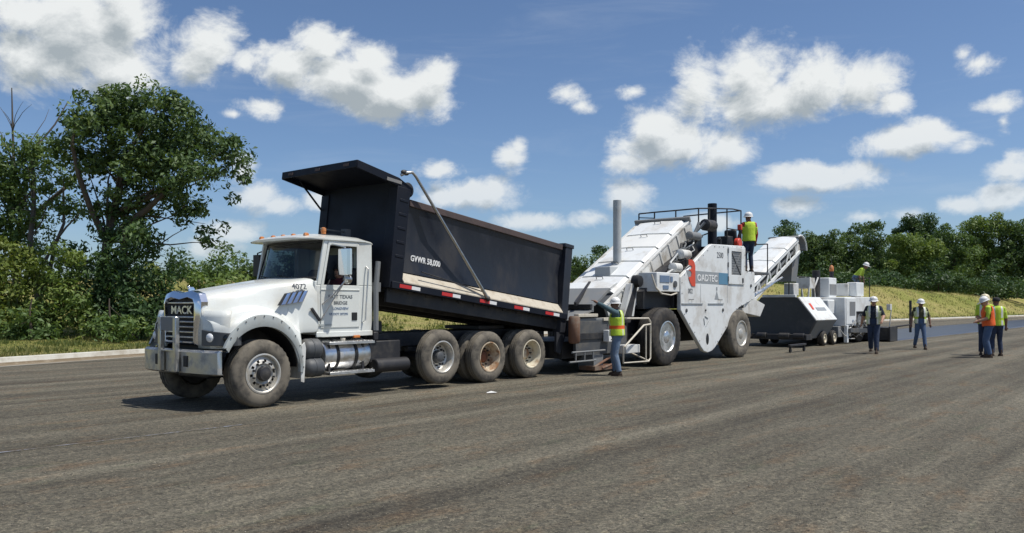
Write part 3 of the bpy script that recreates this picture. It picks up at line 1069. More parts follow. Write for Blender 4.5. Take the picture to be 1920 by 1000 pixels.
# the wood behind the nearest row reads as one mass
def wood(name, label, Y, pts, leaf, size, n):
    """pts: (u, top v) outline of the canopy read at distance Y; filled with foliage down to the ground"""
    us = np.array([p[0] for p in pts], float); tv = np.array([p[1] for p in pts], float)
    u = us[0] + (us[-1] - us[0]) * rng.random(n)
    top = np.interp(u, us, tv) + 9 * np.sin(u * .19) + 6 * np.sin(u * .53 + 1)
    Yd = Y + 16 * rng.random(n)
    X = (u - 960) / 1550 * Yd
    zt = 1.63 + (570 - top) * Yd / 1550
    z = 2.2 + (zt - 2.2) * rng.random(n) ** 1.05
    P = np.stack([X, Yd, z], -1)
    nrm = rng.normal(size=(n, 3)); nrm[:, 2] += .5; nrm[:, 1] -= .4
    nrm /= np.linalg.norm(nrm, axis=1)[:, None]
    t = np.cross(nrm, rng.normal(size=(n, 3))); t /= np.linalg.norm(t, axis=1)[:, None]
    b = np.cross(nrm, t)
    sz = size * (.6 + .8 * rng.random(n))
    V = np.stack([P - t * sz[:, None], P + b * (sz * .5)[:, None], P + t * sz[:, None], P - b * (sz * .5)[:, None]], 1).reshape(-1, 3)
    tone = np.clip(.35 + .3 * np.sin(u * .11) * np.sin(z * .9 + u * .05) + .5 * (rng.random(n) - .3), 0, 1)
    tag(link(name, np_mesh(name, V, np.arange(4 * n).reshape(-1, 4), leaf, tone)), label, 'wood', kind='stuff')


wood('far_wood', 'dense dark wood behind the right treeline', 168, [(1040, 512), (1120, 500), (1200, 505), (1400, 490), (1480, 478), (1560, 474), (1640, 470), (1720, 466), (1800, 470), (1900, 470), (2080, 465)], 'leaf_dark', .50, 90000)
wood('far_wood', 'low dark wood on the skyline behind the truck cab', 92, [(180, 500), (290, 515), (420, 512), (520, 515), (640, 520), (760, 525), (900, 530), (1060, 520)], 'leaf_dark', .36, 45000)

# ================================================================== DUMP TRUCK
# train frame: x rearwards, y away from the camera (0 = near tyre faces), z up
truck = frame_empty('dump_truck')
tag(truck, 'white cabbed dump truck with raised black body feeding the transfer machine', 'truck')
YC = 1.17


def mir(y): return 2 * YC - y


def lugs(depth):
    return lambda k, i: (-depth if (i % 2 == 0) else 0)


def make_tyre(r, w, ri, name_mat, n=72, lug=.012):
    """tyre lathed about y from 0 (outer face) to w"""
    mb = MB()
    b = w * .07
    prof = [(ri, .03), (ri + .03, .005), (ri + (r - ri) * .45, -.004), (r - .07, .006), (r - .025, .022), (r - .004, .045)]
    k0 = len(prof)
    for g0 in (.27, .5, .73):
        prof += [(r, w * g0 - .012), (r - .014, w * g0 - .010), (r - .014, w * g0 + .010), (r, w * g0 + .012)]
    prof += [(r - .004, w - .045), (r - .025, w - .022), (r - .07, w - .006), (ri + (r - ri) * .45, w + .004), (ri + .03, w - .005), (ri, w - .03)]
    last = len(prof)

    def rm(k, i):
        if k in (4, 5, last - 5, last - 6): return -lug if (i // 1) % 2 == 0 else 0
        return 0
    mb.lathe(prof, (0, 0, 0), 'y', n, caps=False, rmod=rm)
    return mb.mesh('tyre', name_mat, 40)


def steer_rim(ri, mats, holes=10):
    mb = MB()
    n = 60
    # rim lip, barrel, then convex disc with hand holes
    prof = [(ri + .012, .02), (ri + .018, .004), (ri - .005, .0), (ri - .022, .012), (ri - .03, .055), (ri - .055, .05), (ri - .075, .035), (ri - .115, .022), (.165, .012), (.14, .03), (.115, .03)]
    mb.lathe(prof, (0, 0, 0), 'y', n, caps=False, skip=lambda k, i: k == 6 and i % 6 in (0, 1))
    mb.lathe([(ri - .03, .055), (ri - .03, .26), (.1, .26)], (0, 0, 0), 'y', n, m=1, caps=False)
    for i in range(10):
        t = 2 * math.pi * (i + .5) / 10
        mb.lathe([(.017, .02), (.017, -.02), (.009, -.03)], (.185 * math.cos(t), 0, .185 * math.sin(t)), 'y', 6, m=2)
    mb.lathe([(.115, .04), (.115, -.03), (.10, -.05), (.07, -.055), (.04, -.07)], (0, 0, 0), 'y', 20, m=2)
    return mb.mesh('wheel', mats, 40)


def dish_rim(ri, depth, mats, nuts=True, hub=.12):
    mb = MB()
    n = 48
    prof = [(ri + .012, .02), (ri + .018, .004), (ri - .004, .0), (ri - .02, .014), (ri - .03, .06), (ri - .045, .10), (ri - .05, depth - .02), (ri - .075, depth), (.17, depth + .012), (.13, depth)]
    mb.lathe(prof, (0, 0, 0), 'y', n, caps=False, skip=lambda k, i: k == 7 and i % 5 in (0,) and False)
    hl_ = .12 if nuts else .035
    mb.lathe([(.13, depth + .02), (hub + .005, depth - hl_ * .6), (hub, depth - hl_ * .85), (hub * .75, depth - hl_), (.03, depth - hl_ - .005)], (0, 0, 0), 'y', 24, m=1)
    for i in range(10):
        t = 2 * math.pi * (i + .5) / 10
        mb.lathe([(.019, depth + .01), (.019, depth - .03), (.010, depth - .045)], (.172 * math.cos(t), 0, .172 * math.sin(t)), 'y', 6, m=2)
        if nuts:
            mb.lathe([(.026, depth + .02), (.026, depth - .004)], (.225 * math.cos(t + .3), 0, .225 * math.sin(t + .3)), 'y', 10, m=2)
    return mb.mesh('wheel', mats, 40)


def put_wheel(parent, rim, tyre, x, y, z, far=False, label=None, rot=0.0, inner=None):
    w = link('wheel', rim, parent)
    w.location = (x, y, z)
    w.rotation_euler = (0, rot, math.pi if far else 0)
    if label: w['label'] = label
    t = link('tyre', tyre, w)
    if inner is not None:
        t2 = link('tyre', tyre, w)
        t2.location = (0, inner, 0)
    return w


ty_f = make_tyre(.535, .34, .300, 'rubber_dusty')
ty_r = make_tyre(.530, .27, .300, 'rubber_dusty')
rim_f = steer_rim(.300, ['rim_dusty', 'black_steel', 'black_steel'])
rim_hub = dish_rim(.300, .17, ['rim_dusty', 'dark_grey', 'black_steel'], True, .10)
rim_rust = dish_rim(.300, .20, ['rim_rust', 'rust', 'black_steel'], False, .10)
rim_tan = dish_rim(.300, .20, ['rim_tan', 'rim_rust', 'black_steel'], False, .10)
put_wheel(truck, rim_f, ty_f, 0.0, 0.0, .535, label='front wheel with dusty steel disc and ring of holes')
put_wheel(truck, rim_f, ty_f, 0.0, 2 * YC, .535, True, rot=.4)
for x, rim, z, lb in ((3.99, rim_hub, .60, 'lift axle wheel with dusty grey rim'), (5.38, rim_rust, .53, 'drive wheel with rusty orange deep rim'), (6.77, rim_tan, .53, 'rearmost drive wheel with tan deep rim')):
    put_wheel(truck, rim, ty_r, x, 0.0, z, label=lb, rot=random.random(), inner=.31 if z < .55 else None)
    put_wheel(truck, rim, ty_r, x, 2 * YC, z, True, rot=random.random(), inner=.31 if z < .55 else None)

# chassis
mb = MB()
for y in (.74, 1.52):
    mb.box(-.60, 7.75, y, y + .08, .80, 1.07)
for x in (-.6, .9, 2.6, 4.6, 6.1, 7.6):
    mb.box(x, x + .12, .82, 1.52, .84, 1.03)
mb.build('chassis_frame', 'black_steel', truck, bevel=.008)
mb = MB()
for x, z in ((0, .50), (3.99, .58), (5.38, .53), (6.77, .53)):
    mb.tube([(x, .3, z), (x, 2.04, z)], .075, 10)
    if x > 4.5:
        mb.ball((x, YC, z), (.26, .22, .25), 14, 8)
    mb.box(x - .35, x + .35, .62, .72, z + .12, z + .2)
    mb.box(x - .35, x + .35, 1.62, 1.72, z + .12, z + .2)
mb.tube([(1.0, YC, .72), (3.0, YC, .66), (5.38, YC, .56)], .06, 8)
mb.box(4.7, 7.45, .60, .70, .62, .84)
mb.box(4.7, 7.45, 1.64, 1.74, .62, .84)
mb.build('axle_assembly', 'black_steel', truck)
mb = MB()
mb.box(-.55, 1.05, .72, 1.62, .45, 1.35)
mb.box(.95, 2.2, .85, 1.45, .48, .95)
mb.build('engine_block', 'black_steel', truck, bevel=.03)
for y in (.05, 1.79):
    mb = MB()
    mb.box(7.18, 7.205, y, y + .5, .28, .95)
    mb.build('mud_flap', 'rubber_black', truck)

# --- hood and fenders in one shell
XS = [-.72, -.69, -.64, -.58, -.52, -.42, -.30, -.15, 0, .15, .30, .45, .58, .68, .76, .82, .92, 1.05, 1.22]


def hood_section(x):
    t = (x + .72) / 1.94
    zt = 1.79 + .33 * t ** .85 - .05 * max(0, (-.60 - x) / .12) ** 2
    wt = .50 + .36 * min(1, t * 1.05) ** .8
    ws = wt + .05 + .02 * t
    # fender bulge
    ex = abs(x) / .87
    fen = x < .82
    arch = .56 + .715 * math.sqrt(max(0, 1 - (x / .70) ** 2)) if abs(x) < .70 else .56
    if x < -.50:
        arch = max(arch, .955)
    crest = .56 + 1.00 * math.sqrt(max(0.02, 1 - (x / .88) ** 2)) ** .75 if fen else 1.2
    crest = min(crest, 1.60)
    if x < -.3:
        crest = max(crest, 1.42 - .06 * (-.3 - x))
    if x > .5:
        crest = max(crest, 1.02)
    wo = 1.155 if fen else ws + .02
    if x < -.5:
        wo = 1.155 - .24 * ((-.5 - x) / .22) ** 1.5
    if x >= .82:
        arch = 1.10 if x > .86 else .9
        return [(0, zt), (.5 * wt, zt - .012), (wt - .10, zt - .04), (wt - .035, zt - .07), (wt - .008, zt - .10), (ws + .01, zt - .30), (ws + .015, 1.62), (ws + .02, 1.5), (ws + .025, 1.40), (ws + .03, 1.3), (ws + .03, max(1.13, arch))]
    if x >= .68:   # rear of the fender tucks down as a narrow skirt
        return [(0, zt), (.5 * wt, zt - .012), (wt - .10, zt - .04), (wt - .035, zt - .07), (wt - .008, zt - .10), (ws + .01, zt - .30), (ws + .02, 1.42), (ws + .08, crest + .02), (wo - .10, crest - .03), (wo, crest - .12), (wo, .56)]
    zlow = min(zt - .22, crest + .14)
    return [(0, zt), (.5 * wt, zt - .012), (wt - .10, zt - .04), (wt - .035, zt - .07), (wt - .008, zt - .10), (ws, zlow + .04), (ws + .03, crest + .035), (ws + .12, crest), (wo - .10, crest - .025), (wo, crest - .12), (wo, arch)]


secs = []
for x in XS:
    h = hood_section(x)
    near = [(x, YC - y, z) for y, z in h]
    far = [(x, YC + y, z) for y, z in h[1:]]
    secs.append(list(reversed(near)) + far)
mb = MB()
mb.loft(secs, closed=False, caps=False)
# nose cap below the shoulder line either side of the grille
s0 = secs[0]
n0 = len(s0)
hood = mb.build('hood', 'white_paint', truck, smooth=50)
mod = hood.modifiers.new('thick', 'SOLIDIFY'); mod.thickness = .02; mod.offset = -1
sub = hood.modifiers.new('sub', 'SUBSURF'); sub.levels = 1; sub.render_levels = 1
# front panels of the fenders, around the headlights
for sgn in (-1, 1):
    def Yv(y): return YC + sgn * y
    mb = MB()
    pts_o = [(-.725, .50), (-.725, .66), (-.70, .82), (-.64, .98), (-.55, 1.10)]
    vs, fs = [], []
    for i, (x, y) in enumerate(pts_o):
        vs += [(x + .015, Yv(y), .94), (x + .005, Yv(y), 1.18), (x + .02, Yv(y - .01), 1.42), (x + .05, Yv(y - .03), 1.52)]
    for i in range(len(pts_o) - 1):
        for j in range(3):
            fs.append((i * 4 + j, i * 4 + j + 1, (i + 1) * 4 + j + 1, (i + 1) * 4 + j))
    mb.add(vs, fs)
    o = mb.build('fender_front', 'white_paint', truck, smooth=60)
    md = o.modifiers.new('t', 'SOLIDIFY'); md.thickness = .03; md.offset = 0
    # headlight : bezel, lens pair
    mb = MB()
    hp = [(-.765, .66), (-.755, .80), (-.70, .95), (-.61, 1.085), (-.47, 1.185)]
    vs, fs = [], []
    for i, (x, y) in enumerate(hp):
        top = 1.235 - .015 * i
        vs += [(x, Yv(y), .985), (x, Yv(y), top), (x + .12, Yv(y - .08), top), (x + .12, Yv(y - .08), .985)]
    for i in range(len(hp) - 1):
        for j in range(4):
            fs.append((i * 4 + j, i * 4 + (j + 1) % 4, (i + 1) * 4 + (j + 1) % 4, (i + 1) * 4 + j))
    fs += [(0, 1, 2, 3), tuple(len(vs) - 4 + k for k in range(4))]
    mb.add(vs, fs)
    hl = mb.build('headlight', 'dark_grey', truck, smooth=40, bevel=.01)
    mb = MB()
    mb.ball((-.715, Yv(.83), 1.112), (.055, .085, .078), 16, 10)
    mb.build('lens', 'lamp_lens', hl, smooth=60)
    mb = MB()
    mb.ball((-.575, Yv(1.08), 1.105), (.075, .055, .065), 14, 8)
    mb.build('lens', 'glass_dark', hl, smooth=60)
    # grey flare round the arch
    mb = MB()
    inner, outer = [], []
    N = 30
    for i in range(N + 1):
        a = math.pi * (-.02 + 1.04 * i / N)
        c, sn = -math.cos(a), math.sin(a)
        bl = min(1, max(0, sn)) ** .5
        inner.append((.69 * c, .56 + .715 * sn))
        outer.append(((.745 + .035 * bl) * c, .56 + (.80 + .10 * bl) * max(sn, -.06)))
    for i in range(N):
        pass
    secsF = []
    for (ix, iz), (ox, oz) in zip(inner, outer):
        y0 = 1.168
        mx_, mz_ = (ix + ox) / 2, (iz + oz) / 2
        cut = -.045 if (ox < -.62 and oz < 1.24) else 0
        secsF.append([(ix, Yv(y0 - .07), iz), (ix, Yv(y0 + .005), iz), (mx_, Yv(y0 + .022), mz_), (ox, Yv(y0 + .004), oz), (ox, Yv(y0 - .05), oz)])
    st = 5
    mb.loft(secsF[st:], closed=False, caps=False)
    fl = mb.build('fender_flare', 'cab_grey', truck, smooth=45)
    mb = MB()
    for i in range(st, N, 2):
        (ox, oz) = outer[i]
        mb.lathe([(.011, 0), (.008, -.012 * 1)], (ox * .98, Yv(1.185), .56 + (oz - .56) * .975), 'y', 8)
    tag(mb.build('bolt', 'black_steel', fl), kind='stuff')
    # skirt / splash panel behind the wheel
    mb = MB()
    mb.prism([(.70, .36), (.765, .34), (.80, .90), (.775, 1.0), (.72, .95)], Yv(1.14), Yv(1.165))
    mb.prism([(.735, .9), (.76, .40), (.765, .40), (.77, .9)], Yv(.7), Yv(1.14))
    mb.build('splash_panel', 'dirty_white', truck, bevel=.006)
    mb = MB()
    pr = []
    for i in range(17):
        a = math.pi * i / 16
        pr.append((-.665 * math.cos(a), .60 + .66 * math.sin(a)))
    vs = [(x, Yv(1.10), z) for x, z in pr] + [(x, Yv(.62), z) for x, z in pr]
    mb.add(vs, [(i, i + 1, 17 + i + 1, 17 + i) for i in range(16)])
    mb.build('wheel_well', 'rubber_black', truck)
    # hood side vent: four raked blades in a recess
    mb = MB()
    yb = .925
    mb.prism([(.42, 1.60), (.84, 1.66), (.95, 1.86), (.56, 1.80)], Yv(yb - .02), Yv(yb + .012))
    hv = mb.build('hood_vent', 'interior', truck, bevel=.006)
    for k in range(4):
        x0 = .47 + k * .112
        z0 = 1.612 + k * .015
        mb = MB()
        mb.loft([[(x0, Yv(yb + .008), z0), (x0 + .065, Yv(yb + .045), z0 + .012), (x0 + .085, Yv(yb + .04), z0 + .014), (x0 + .075, Yv(yb + .005), z0 + .012)],
                 [(x0 + .115, Yv(yb + .008), z0 + .185), (x0 + .18, Yv(yb + .03), z0 + .197), (x0 + .195, Yv(yb + .025), z0 + .2), (x0 + .19, Yv(yb + .0), z0 + .197)]])
        mb.build('vent_blade', 'chrome', hv, smooth=30)
text_mesh('4072', .135, 'letter_dark', truck, lambda x, y, z: (.70 + x, YC - (.905 + .02 * x) - z + .30 * (y - .04) - .012, 1.875 + y), 'lettering', .003, .003, 1.05)

# --- grille
go_ = [(-.50, .98), (.50, .98), (.545, 1.40), (.565, 1.66), (.50, 1.79), (.28, 1.84), (0, 1.80), (-.28, 1.84), (-.50, 1.79), (-.565, 1.66), (-.545, 1.40)]
gi_ = [(-.42, 1.04), (.42, 1.04), (.445, 1.40), (.455, 1.62), (.41, 1.70), (.25, 1.735), (0, 1.70), (-.25, 1.735), (-.41, 1.70), (-.455, 1.62), (-.445, 1.40)]
mb = MB()
o_ = [(YC + y, z) for y, z in go_]
i_ = [(YC + y, z) for y, z in gi_]
n = len(o_)
GX = .19
vs = [(GX - .965 + (.02 if z > 1.75 else 0), y, z) for y, z in i_] + [(GX - .955, YC + (y - YC) * 1.10, 1.4 + (z - 1.4) * 1.07) for y, z in i_] + [(GX - .91, y, z) for y, z in o_] + [(GX - .80, YC + (y - YC) * 1.03, z) for y, z in o_] + [(GX - .86, y, z) for y, z in i_]
fs = []
for a, b in ((4, 0), (0, 1), (1, 2), (2, 3)):
    for i in range(n):
        j = (i + 1) % n
        fs.append((a * n + i, a * n + j, b * n + j, b * n + i))
mb.add(vs, fs)
gs = mb.build('grille_surround', 'chrome', truck, smooth=30, bevel=.006)
mb = MB()
mb.prism(i_, GX - .875, GX - .855, 'x')
mb.build('grille_screen', 'rubber_black', gs)
for z in (1.645, 1.42, 1.345, 1.265, 1.185, 1.105):
    mb = MB()
    mb.box(GX - .935, GX - .895, YC - .435, YC + .435, z - .014, z + .014)
    mb.build('grille_bar', 'aluminium', gs, bevel=.008)
text_mesh('MACK', .175, 'aluminium', gs, lambda x, y, z: (GX - .91 - z, YC + .33 - x, 1.475 + y), 'lettering', .012, .004, 1.32)
mb = MB()
mb.loft([[(-.56 + dx, YC + dy, z) for dx, dy in ((-.05 * k, -.02 * k), (.05 * k, -.02 * k), (.05 * k, .02 * k), (-.05 * k, .02 * k))] for z, k in ((1.79, 1.1), (1.83, .8), (1.87, .9), (1.90, .5))])
mb.ball((-.605, YC, 1.895), (.03, .022, .025), 10, 6)
mb.build('hood_ornament', 'chrome', truck, smooth=60)

# --- bumper and guard
pl = [(.05, -.70), (.06, -.76), (.18, -.82), (.42, -.87), (YC, -.90), (mir(.42), -.87), (mir(.18), -.82), (mir(.06), -.76), (mir(.05), -.70)]
mb = MB()
vs = []
for y, x in pl:
    vs += [(x + .03, y, .555), (x, y, .575), (x, y, .88), (x + .03, y, .905), (x + .10, y, .905)]
m_ = 5
fs = [(i * m_ + j, i * m_ + j + 1, (i + 1) * m_ + j + 1, (i + 1) * m_ + j) for i in range(len(pl) - 1) for j in range(m_ - 1)]
mb.add(vs, fs)
bp = mb.build('bumper', 'aluminium_dull', truck, smooth=30)
md = bp.modifiers.new('t', 'SOLIDIFY'); md.thickness = .018; md.offset = 1
for y in (.73, 1.61):
    mb = MB()
    mb.box(-.915, -.87, y - .055, y + .055, .66, .83)
    mb.build('tow_slot', 'rubber_black', bp, bevel=.008)
mb = MB()
mb.box(-.80, -.62, .20, 2.14, .60, .85)
mb.build('bumper_beam', 'black_steel', bp)
gg = None
for y in (.925, 1.39):
    mb = MB()
    mb.box(-.99, -.915, y - .045, y + .045, .57, 1.43)
    o = mb.build('guard_post', 'aluminium_dull', truck, bevel=.012)
mb = MB()
mb.box(-.983, -.947, .968, 1.347, 1.21, 1.428)
mb.build('guard_plate', 'mid_grey', truck, bevel=.006)
mb = MB()
mb.box(-.975, -.945, .968, 1.347, .885, .915)
mb.build('guard_crossbar', 'aluminium_dull', truck, bevel=.006)

# --- cab
HW = .92
YN, YF = YC - HW, YC + HW
mb = MB()
for yy0, yy1 in ((YN, YN + .05), (YF - .05, YF)):
    mb.prism([(1.20, 1.14), (2.40, 1.14), (2.42, 1.30), (2.42, 1.95), (1.20, 1.95)], yy0, yy1)
    mb.prism([(1.20, 1.95), (1.29, 1.95), (1.45, 2.74), (1.36, 2.74)], yy0, yy1)
    mb.prism([(2.10, 1.95), (2.42, 1.95), (2.41, 2.74), (2.10, 2.74)], yy0, yy1)
    mb.prism([(1.43, 2.665), (2.10, 2.665), (2.10, 2.74), (1.445, 2.74)], yy0, yy1)
mb.box(2.37, 2.425, YN + .05, YF - .05, 1.14, 2.10)
mb.box(2.37, 2.42, YN + .05, YC - .45, 2.10, 2.74)
mb.box(2.37, 2.42, YC + .45, YF - .05, 2.10, 2.74)
mb.box(2.37, 2.42, YC - .45, YC + .45, 2.55, 2.74)
mb.box(1.17, 1.22, YN + .01, YF - .01, 1.14, 2.02)
cab = mb.build('cab', 'white_paint', truck, bevel=.012)
mb = MB()
mb.box(1.20, 2.40, YN + .03, YF - .03, 1.10, 1.135)
mb.box(1.18, 2.42, YN - .015, YN + .02, 1.06, 1.15)
mb.build('cab_sill', 'white_paint', cab, bevel=.012)
# roof
mb = MB()
rs_ = [(1.00, .70, 2.735, .02), (1.06, .86, 2.73, .06), (1.20, .93, 2.73, .095), (1.45, .955, 2.73, .125), (1.9, .955, 2.735, .13), (2.22, .945, 2.735, .12), (2.38, .93, 2.72, .09), (2.44, .90, 2.70, .03)]
secs = []
for x, hw, z0, cr in rs_:
    up_ = [(x, YC + hw * t, z0 + .02 + cr * (1 - abs(t) ** 3.2)) for t in (-1, -.93, -.8, -.5, 0, .5, .8, .93, 1)]
    dn_ = [(x + .01, YC + hw * t, z0) for t in (1, .5, 0, -.5, -1)]
    secs.append(up_ + dn_)
mb.loft(secs)
roof = mb.build('cab_roof', 'white_paint', cab, smooth=50)
for k, y in enumerate((-.66, -.3, 0, .3, .66)):
    mb = MB()
    mb.loft([[(1.17 + dx, YC + y + dy, z) for dx, dy in ((-.045 * q, -.026 * q), (.045 * q, -.026 * q), (.045 * q, .026 * q), (-.045 * q, .026 * q))] for z, q in ((2.80, 1), (2.838, .85), (2.853, .45))])
    mb.build('clearance_light', 'amber', roof, smooth=50)
mb = MB()
mb.tube([(1.62, YC - .55, 2.86), (1.62, YC - .55, 2.91)], .045, 10)
mb.tube([(1.62, YC - .55, 2.91), (1.62, YC - .55, 2.965), (1.62, YC - .55, 2.98)], [.05, .045, .02], 12)
mb.build('beacon', 'amber', roof, smooth=40)
mb = MB()
mb.tube([(1.55, YC - .55, 2.955), (2.25, YC - .38, 2.945)], .016, 6)
mb.tube([(1.75, YC - .30, 2.88), (2.2, YC - .25, 2.90)], .02, 8)
mb.box(2.18, 2.30, YC - .47, YC - .33, 2.86, 3.0)
mb.build('air_horn', 'dark_grey', roof, bevel=.01)
# windshield
def wsx(t, z):          # t -1..1 across
    return 1.02 + (z - 2.05) * .30 + .23 * abs(t) ** 2.2


def ws_strip(t0, t1, z0, z1, nt, nz, off=0.0):
    vs, fs = [], []
    for i in range(nt + 1):
        t = t0 + (t1 - t0) * i / nt
        for j in range(nz + 1):
            z = z0 + (z1 - z0) * j / nz
            hw = .90 - .03 * (z - 2.05) / .68
            vs.append((wsx(t, z) - off, YC + hw * t, z))
    for i in range(nt):
        for j in range(nz):
            a = i * (nz + 1) + j
            fs.append((a, a + 1, a + nz + 2, a + nz + 1))
    return vs, fs


mb = MB()
mb.add(*ws_strip(-.97, .97, 2.08, 2.71, 20, 6))
mb.build('windshield', 'glass', cab, smooth=60)
mb = MB()
mb.add(*ws_strip(-1, 1, 2.04, 2.09, 20, 1, .006))
mb.add(*ws_strip(-1, 1, 2.70, 2.745, 20, 1, .006))
mb.add(*ws_strip(-1, -.955, 2.04, 2.74, 1, 6, .006))
mb.add(*ws_strip(.955, 1, 2.04, 2.74, 1, 6, .006))
o = mb.build('windshield_seal', 'rubber_black', cab, smooth=60)
md = o.modifiers.new('t', 'SOLIDIFY'); md.thickness = .02; md.offset = 0
for t0, t1 in ((-.55, -.05), (.12, .68)):
    mb = MB()
    a = Vector((wsx(t0, 2.07) - .02, YC + .9 * t0, 2.07)); b = Vector((wsx(t1, 2.12) - .03, YC + .9 * t1, 2.13))
    mb.tube([a, b], .010, 6)
    mb.build('wiper', 'rubber_black', cab)
mb = MB()      # cowl
vs, fs = [], []
for i in range(13):
    t = -1 + i / 6
    vs += [(.98 + .2 * abs(t) ** 2.2, YC + .87 * t, 2.03 - .16 * abs(t) ** 4), (wsx(t, 2.06) + .02, YC + .90 * t, 2.06)]
fs = [(2 * i, 2 * i + 1, 2 * i + 3, 2 * i + 2) for i in range(12)]
mb.add(vs, fs)
mb.build('cowl', 'black_steel', cab)
# interior
mb = MB()
mb.box(1.22, 2.36, YN + .06, YF - .06, 1.14, 1.20)
mb.prism([(1.22, 1.2), (1.50, 1.2), (1.52, 1.85), (1.36, 2.03), (1.22, 2.03)], YN + .06, YF - .06)
mb.box(2.30, 2.365, YN + .055, YF - .055, 1.15, 2.1)
mb.box(1.4, 2.36, YN + .06, YF - .06, 2.68, 2.70)
mb.build('dashboard', 'interior', cab, bevel=.02)
for y in (YC - .45, YC + .45):
    mb = MB()
    mb.box(1.72, 2.2, y - .25, y + .25, 1.40, 1.55)
    mb.prism([(2.12, 1.5), (2.26, 1.5), (2.33, 2.25), (2.24, 2.3), (2.18, 2.2)], y - .24, y + .24)
    mb.box(1.85, 2.1, y - .12, y + .12, 1.2, 1.40)
    mb.build('seat', 'seat_cloth', cab, bevel=.05)
mb = MB()
cs = Vector((1.62, YC - .45, 1.98))
ring = [cs + Vector((.5 * .23 * math.cos(a), .23 * math.sin(a), -.0 + .85 * .23 * math.cos(a))) for a in [2 * math.pi * i / 20 for i in range(21)]]
mb.tube(ring, .014, 6)
mb.tube([cs, cs + Vector((-.2, 0, -.18))], .03, 8)
mb.tube([cs + Vector((0, -.22, 0)), cs + Vector((0, .22, 0))], .012, 6)
mb.build('steering_wheel', 'rubber_black', cab)
# doors
for sgn, yy in ((-1, YN), (1, YF)):
    y0, y1 = (yy - .016, yy + .002) if sgn < 0 else (yy - .002, yy + .016)
    mb = MB()
    outer = [(1.27, 1.22), (2.115, 1.22), (2.115, 1.93), (2.105, 2.69), (1.455, 2.69), (1.285, 1.93)]
    mb.prism([(1.27, 1.22), (2.115, 1.22), (2.115, 1.955), (1.277, 1.955)], y0, y1)
    mb.prism([(1.277, 1.955), (1.335, 1.955), (1.468, 2.64), (1.44, 2.69)], y0, y1)
    mb.prism([(2.055, 1.955), (2.115, 1.955), (2.105, 2.69), (2.055, 2.64)], y0, y1)
    mb.prism([(1.468, 2.64), (2.055, 2.64), (2.105, 2.69), (1.44, 2.69)], y0, y1)
    door = mb.build('door', 'white_paint', truck, bevel=.005)
    if sgn > 0:
        mb = MB()
        mb.prism([(1.335, 1.955), (2.055, 1.955), (2.055, 2.64), (1.468, 2.64)], yy - .02, yy - .014)
        mb.build('window', 'glass_dark', door)
    else:
        mb = MB()
        mb.box(1.80 + .135, 2.055, y0 - .014, y0 + .004, 1.34, 1.48)
        mb.build('door_handle', 'rubber_black', door, bevel=.02)
        mb = MB()      # body crease above the lettering
        mb.box(1.27, 2.115, y0 - .012, y0 + .002, 1.865, 1.885)
        mb.build('door_moulding', 'white_paint', door, bevel=.004)
        mb = MB()
        mb.box(1.24, 1.50, y0 - .008, y0 + .002, 1.255, 1.285)
        mb.build('door_vent', 'cab_grey', door)
        for (tx, s_, x_, z_, k_) in (('EAST TEXAS', .088, 1.425, 1.725, 1.1), ('BRIDGE', .080, 1.54, 1.62, 1.1), ('LONGVIEW', .066, 1.52, 1.525, 1.0), ('US DOT 207295', .056, 1.445, 1.435, 1.05)):
            text_mesh(tx, s_, 'letter_dark' if s_ > .07 else 'letter_blue', door, lambda x, y, z, x_=x_, z_=z_, y0=y0: (x_ + x, y0 - .002 - z, z_ + y), 'lettering', .002, .001, k_)
# grab handle and rear quarter seam
mb = MB()
mb.tube([(2.20, YN - .01, 1.30), (2.20, YN - .07, 1.34), (2.27, YN - .07, 2.25), (2.27, YN - .01, 2.3)], .014, 8)
mb.build('grab_handle', 'aluminium', cab)
# near mirror
mb = MB()
ym = YN - .30
mb.tube([(1.30, YN - .01, 1.62), (1.42, YN - .18, 1.80), (1.56, ym, 2.02), (1.56, ym, 2.60), (1.50, YN - .02, 2.66)], .014, 8)
mb.tube([(1.27, YN - .01, 1.35), (1.40, YN - .14, 1.66), (1.56, ym, 2.02)], .012, 8)
mr = mb.build('mirror', 'aluminium', truck)
mb = MB()
mb.loft([[(1.56 + dx, ym + dy, z) for dx, dy in ((-.04, -.10), (.0, -.155), (.04, -.14), (.045, .14), (0, .155), (-.04, .14))] for z in (2.12, 2.135, 2.56, 2.575)])
mb.build('mirror_head', 'chrome', mr, bevel=.01)
mb = MB()
mb.ball((1.60, ym - .02, 2.05), (.06, .105, .085), 16, 10)
mb.build('convex_mirror', 'aluminium_dull', mr, smooth=60)
# far mirror
mb = MB()
ymf = YF + .26
mb.tube([(1.30, YF, 1.62), (1.42, ymf, 2.02), (1.42, ymf, 2.58), (1.40, YF, 2.62)], .014, 8)
mb.box(1.39, 1.45, ymf - .1, ymf + .1, 2.15, 2.55)
mb.build('mirror', 'black_steel', truck)
# hood-mounted fender mirror bracket (dark flap ahead of the door)
mb = MB()
mb.prism([(1.03, 1.55), (1.08, 1.57), (1.25, 1.36), (1.21, 1.33)], YN - .06, YN - .03)
mb.build('hood_latch', 'black_steel', truck, bevel=.01)
# marker under the door
mb = MB()
mb.box(1.98, 2.12, YN - .03, YN + .02, 1.03, 1.075)
mb.build('marker_light', 'amber', truck, bevel=.01)

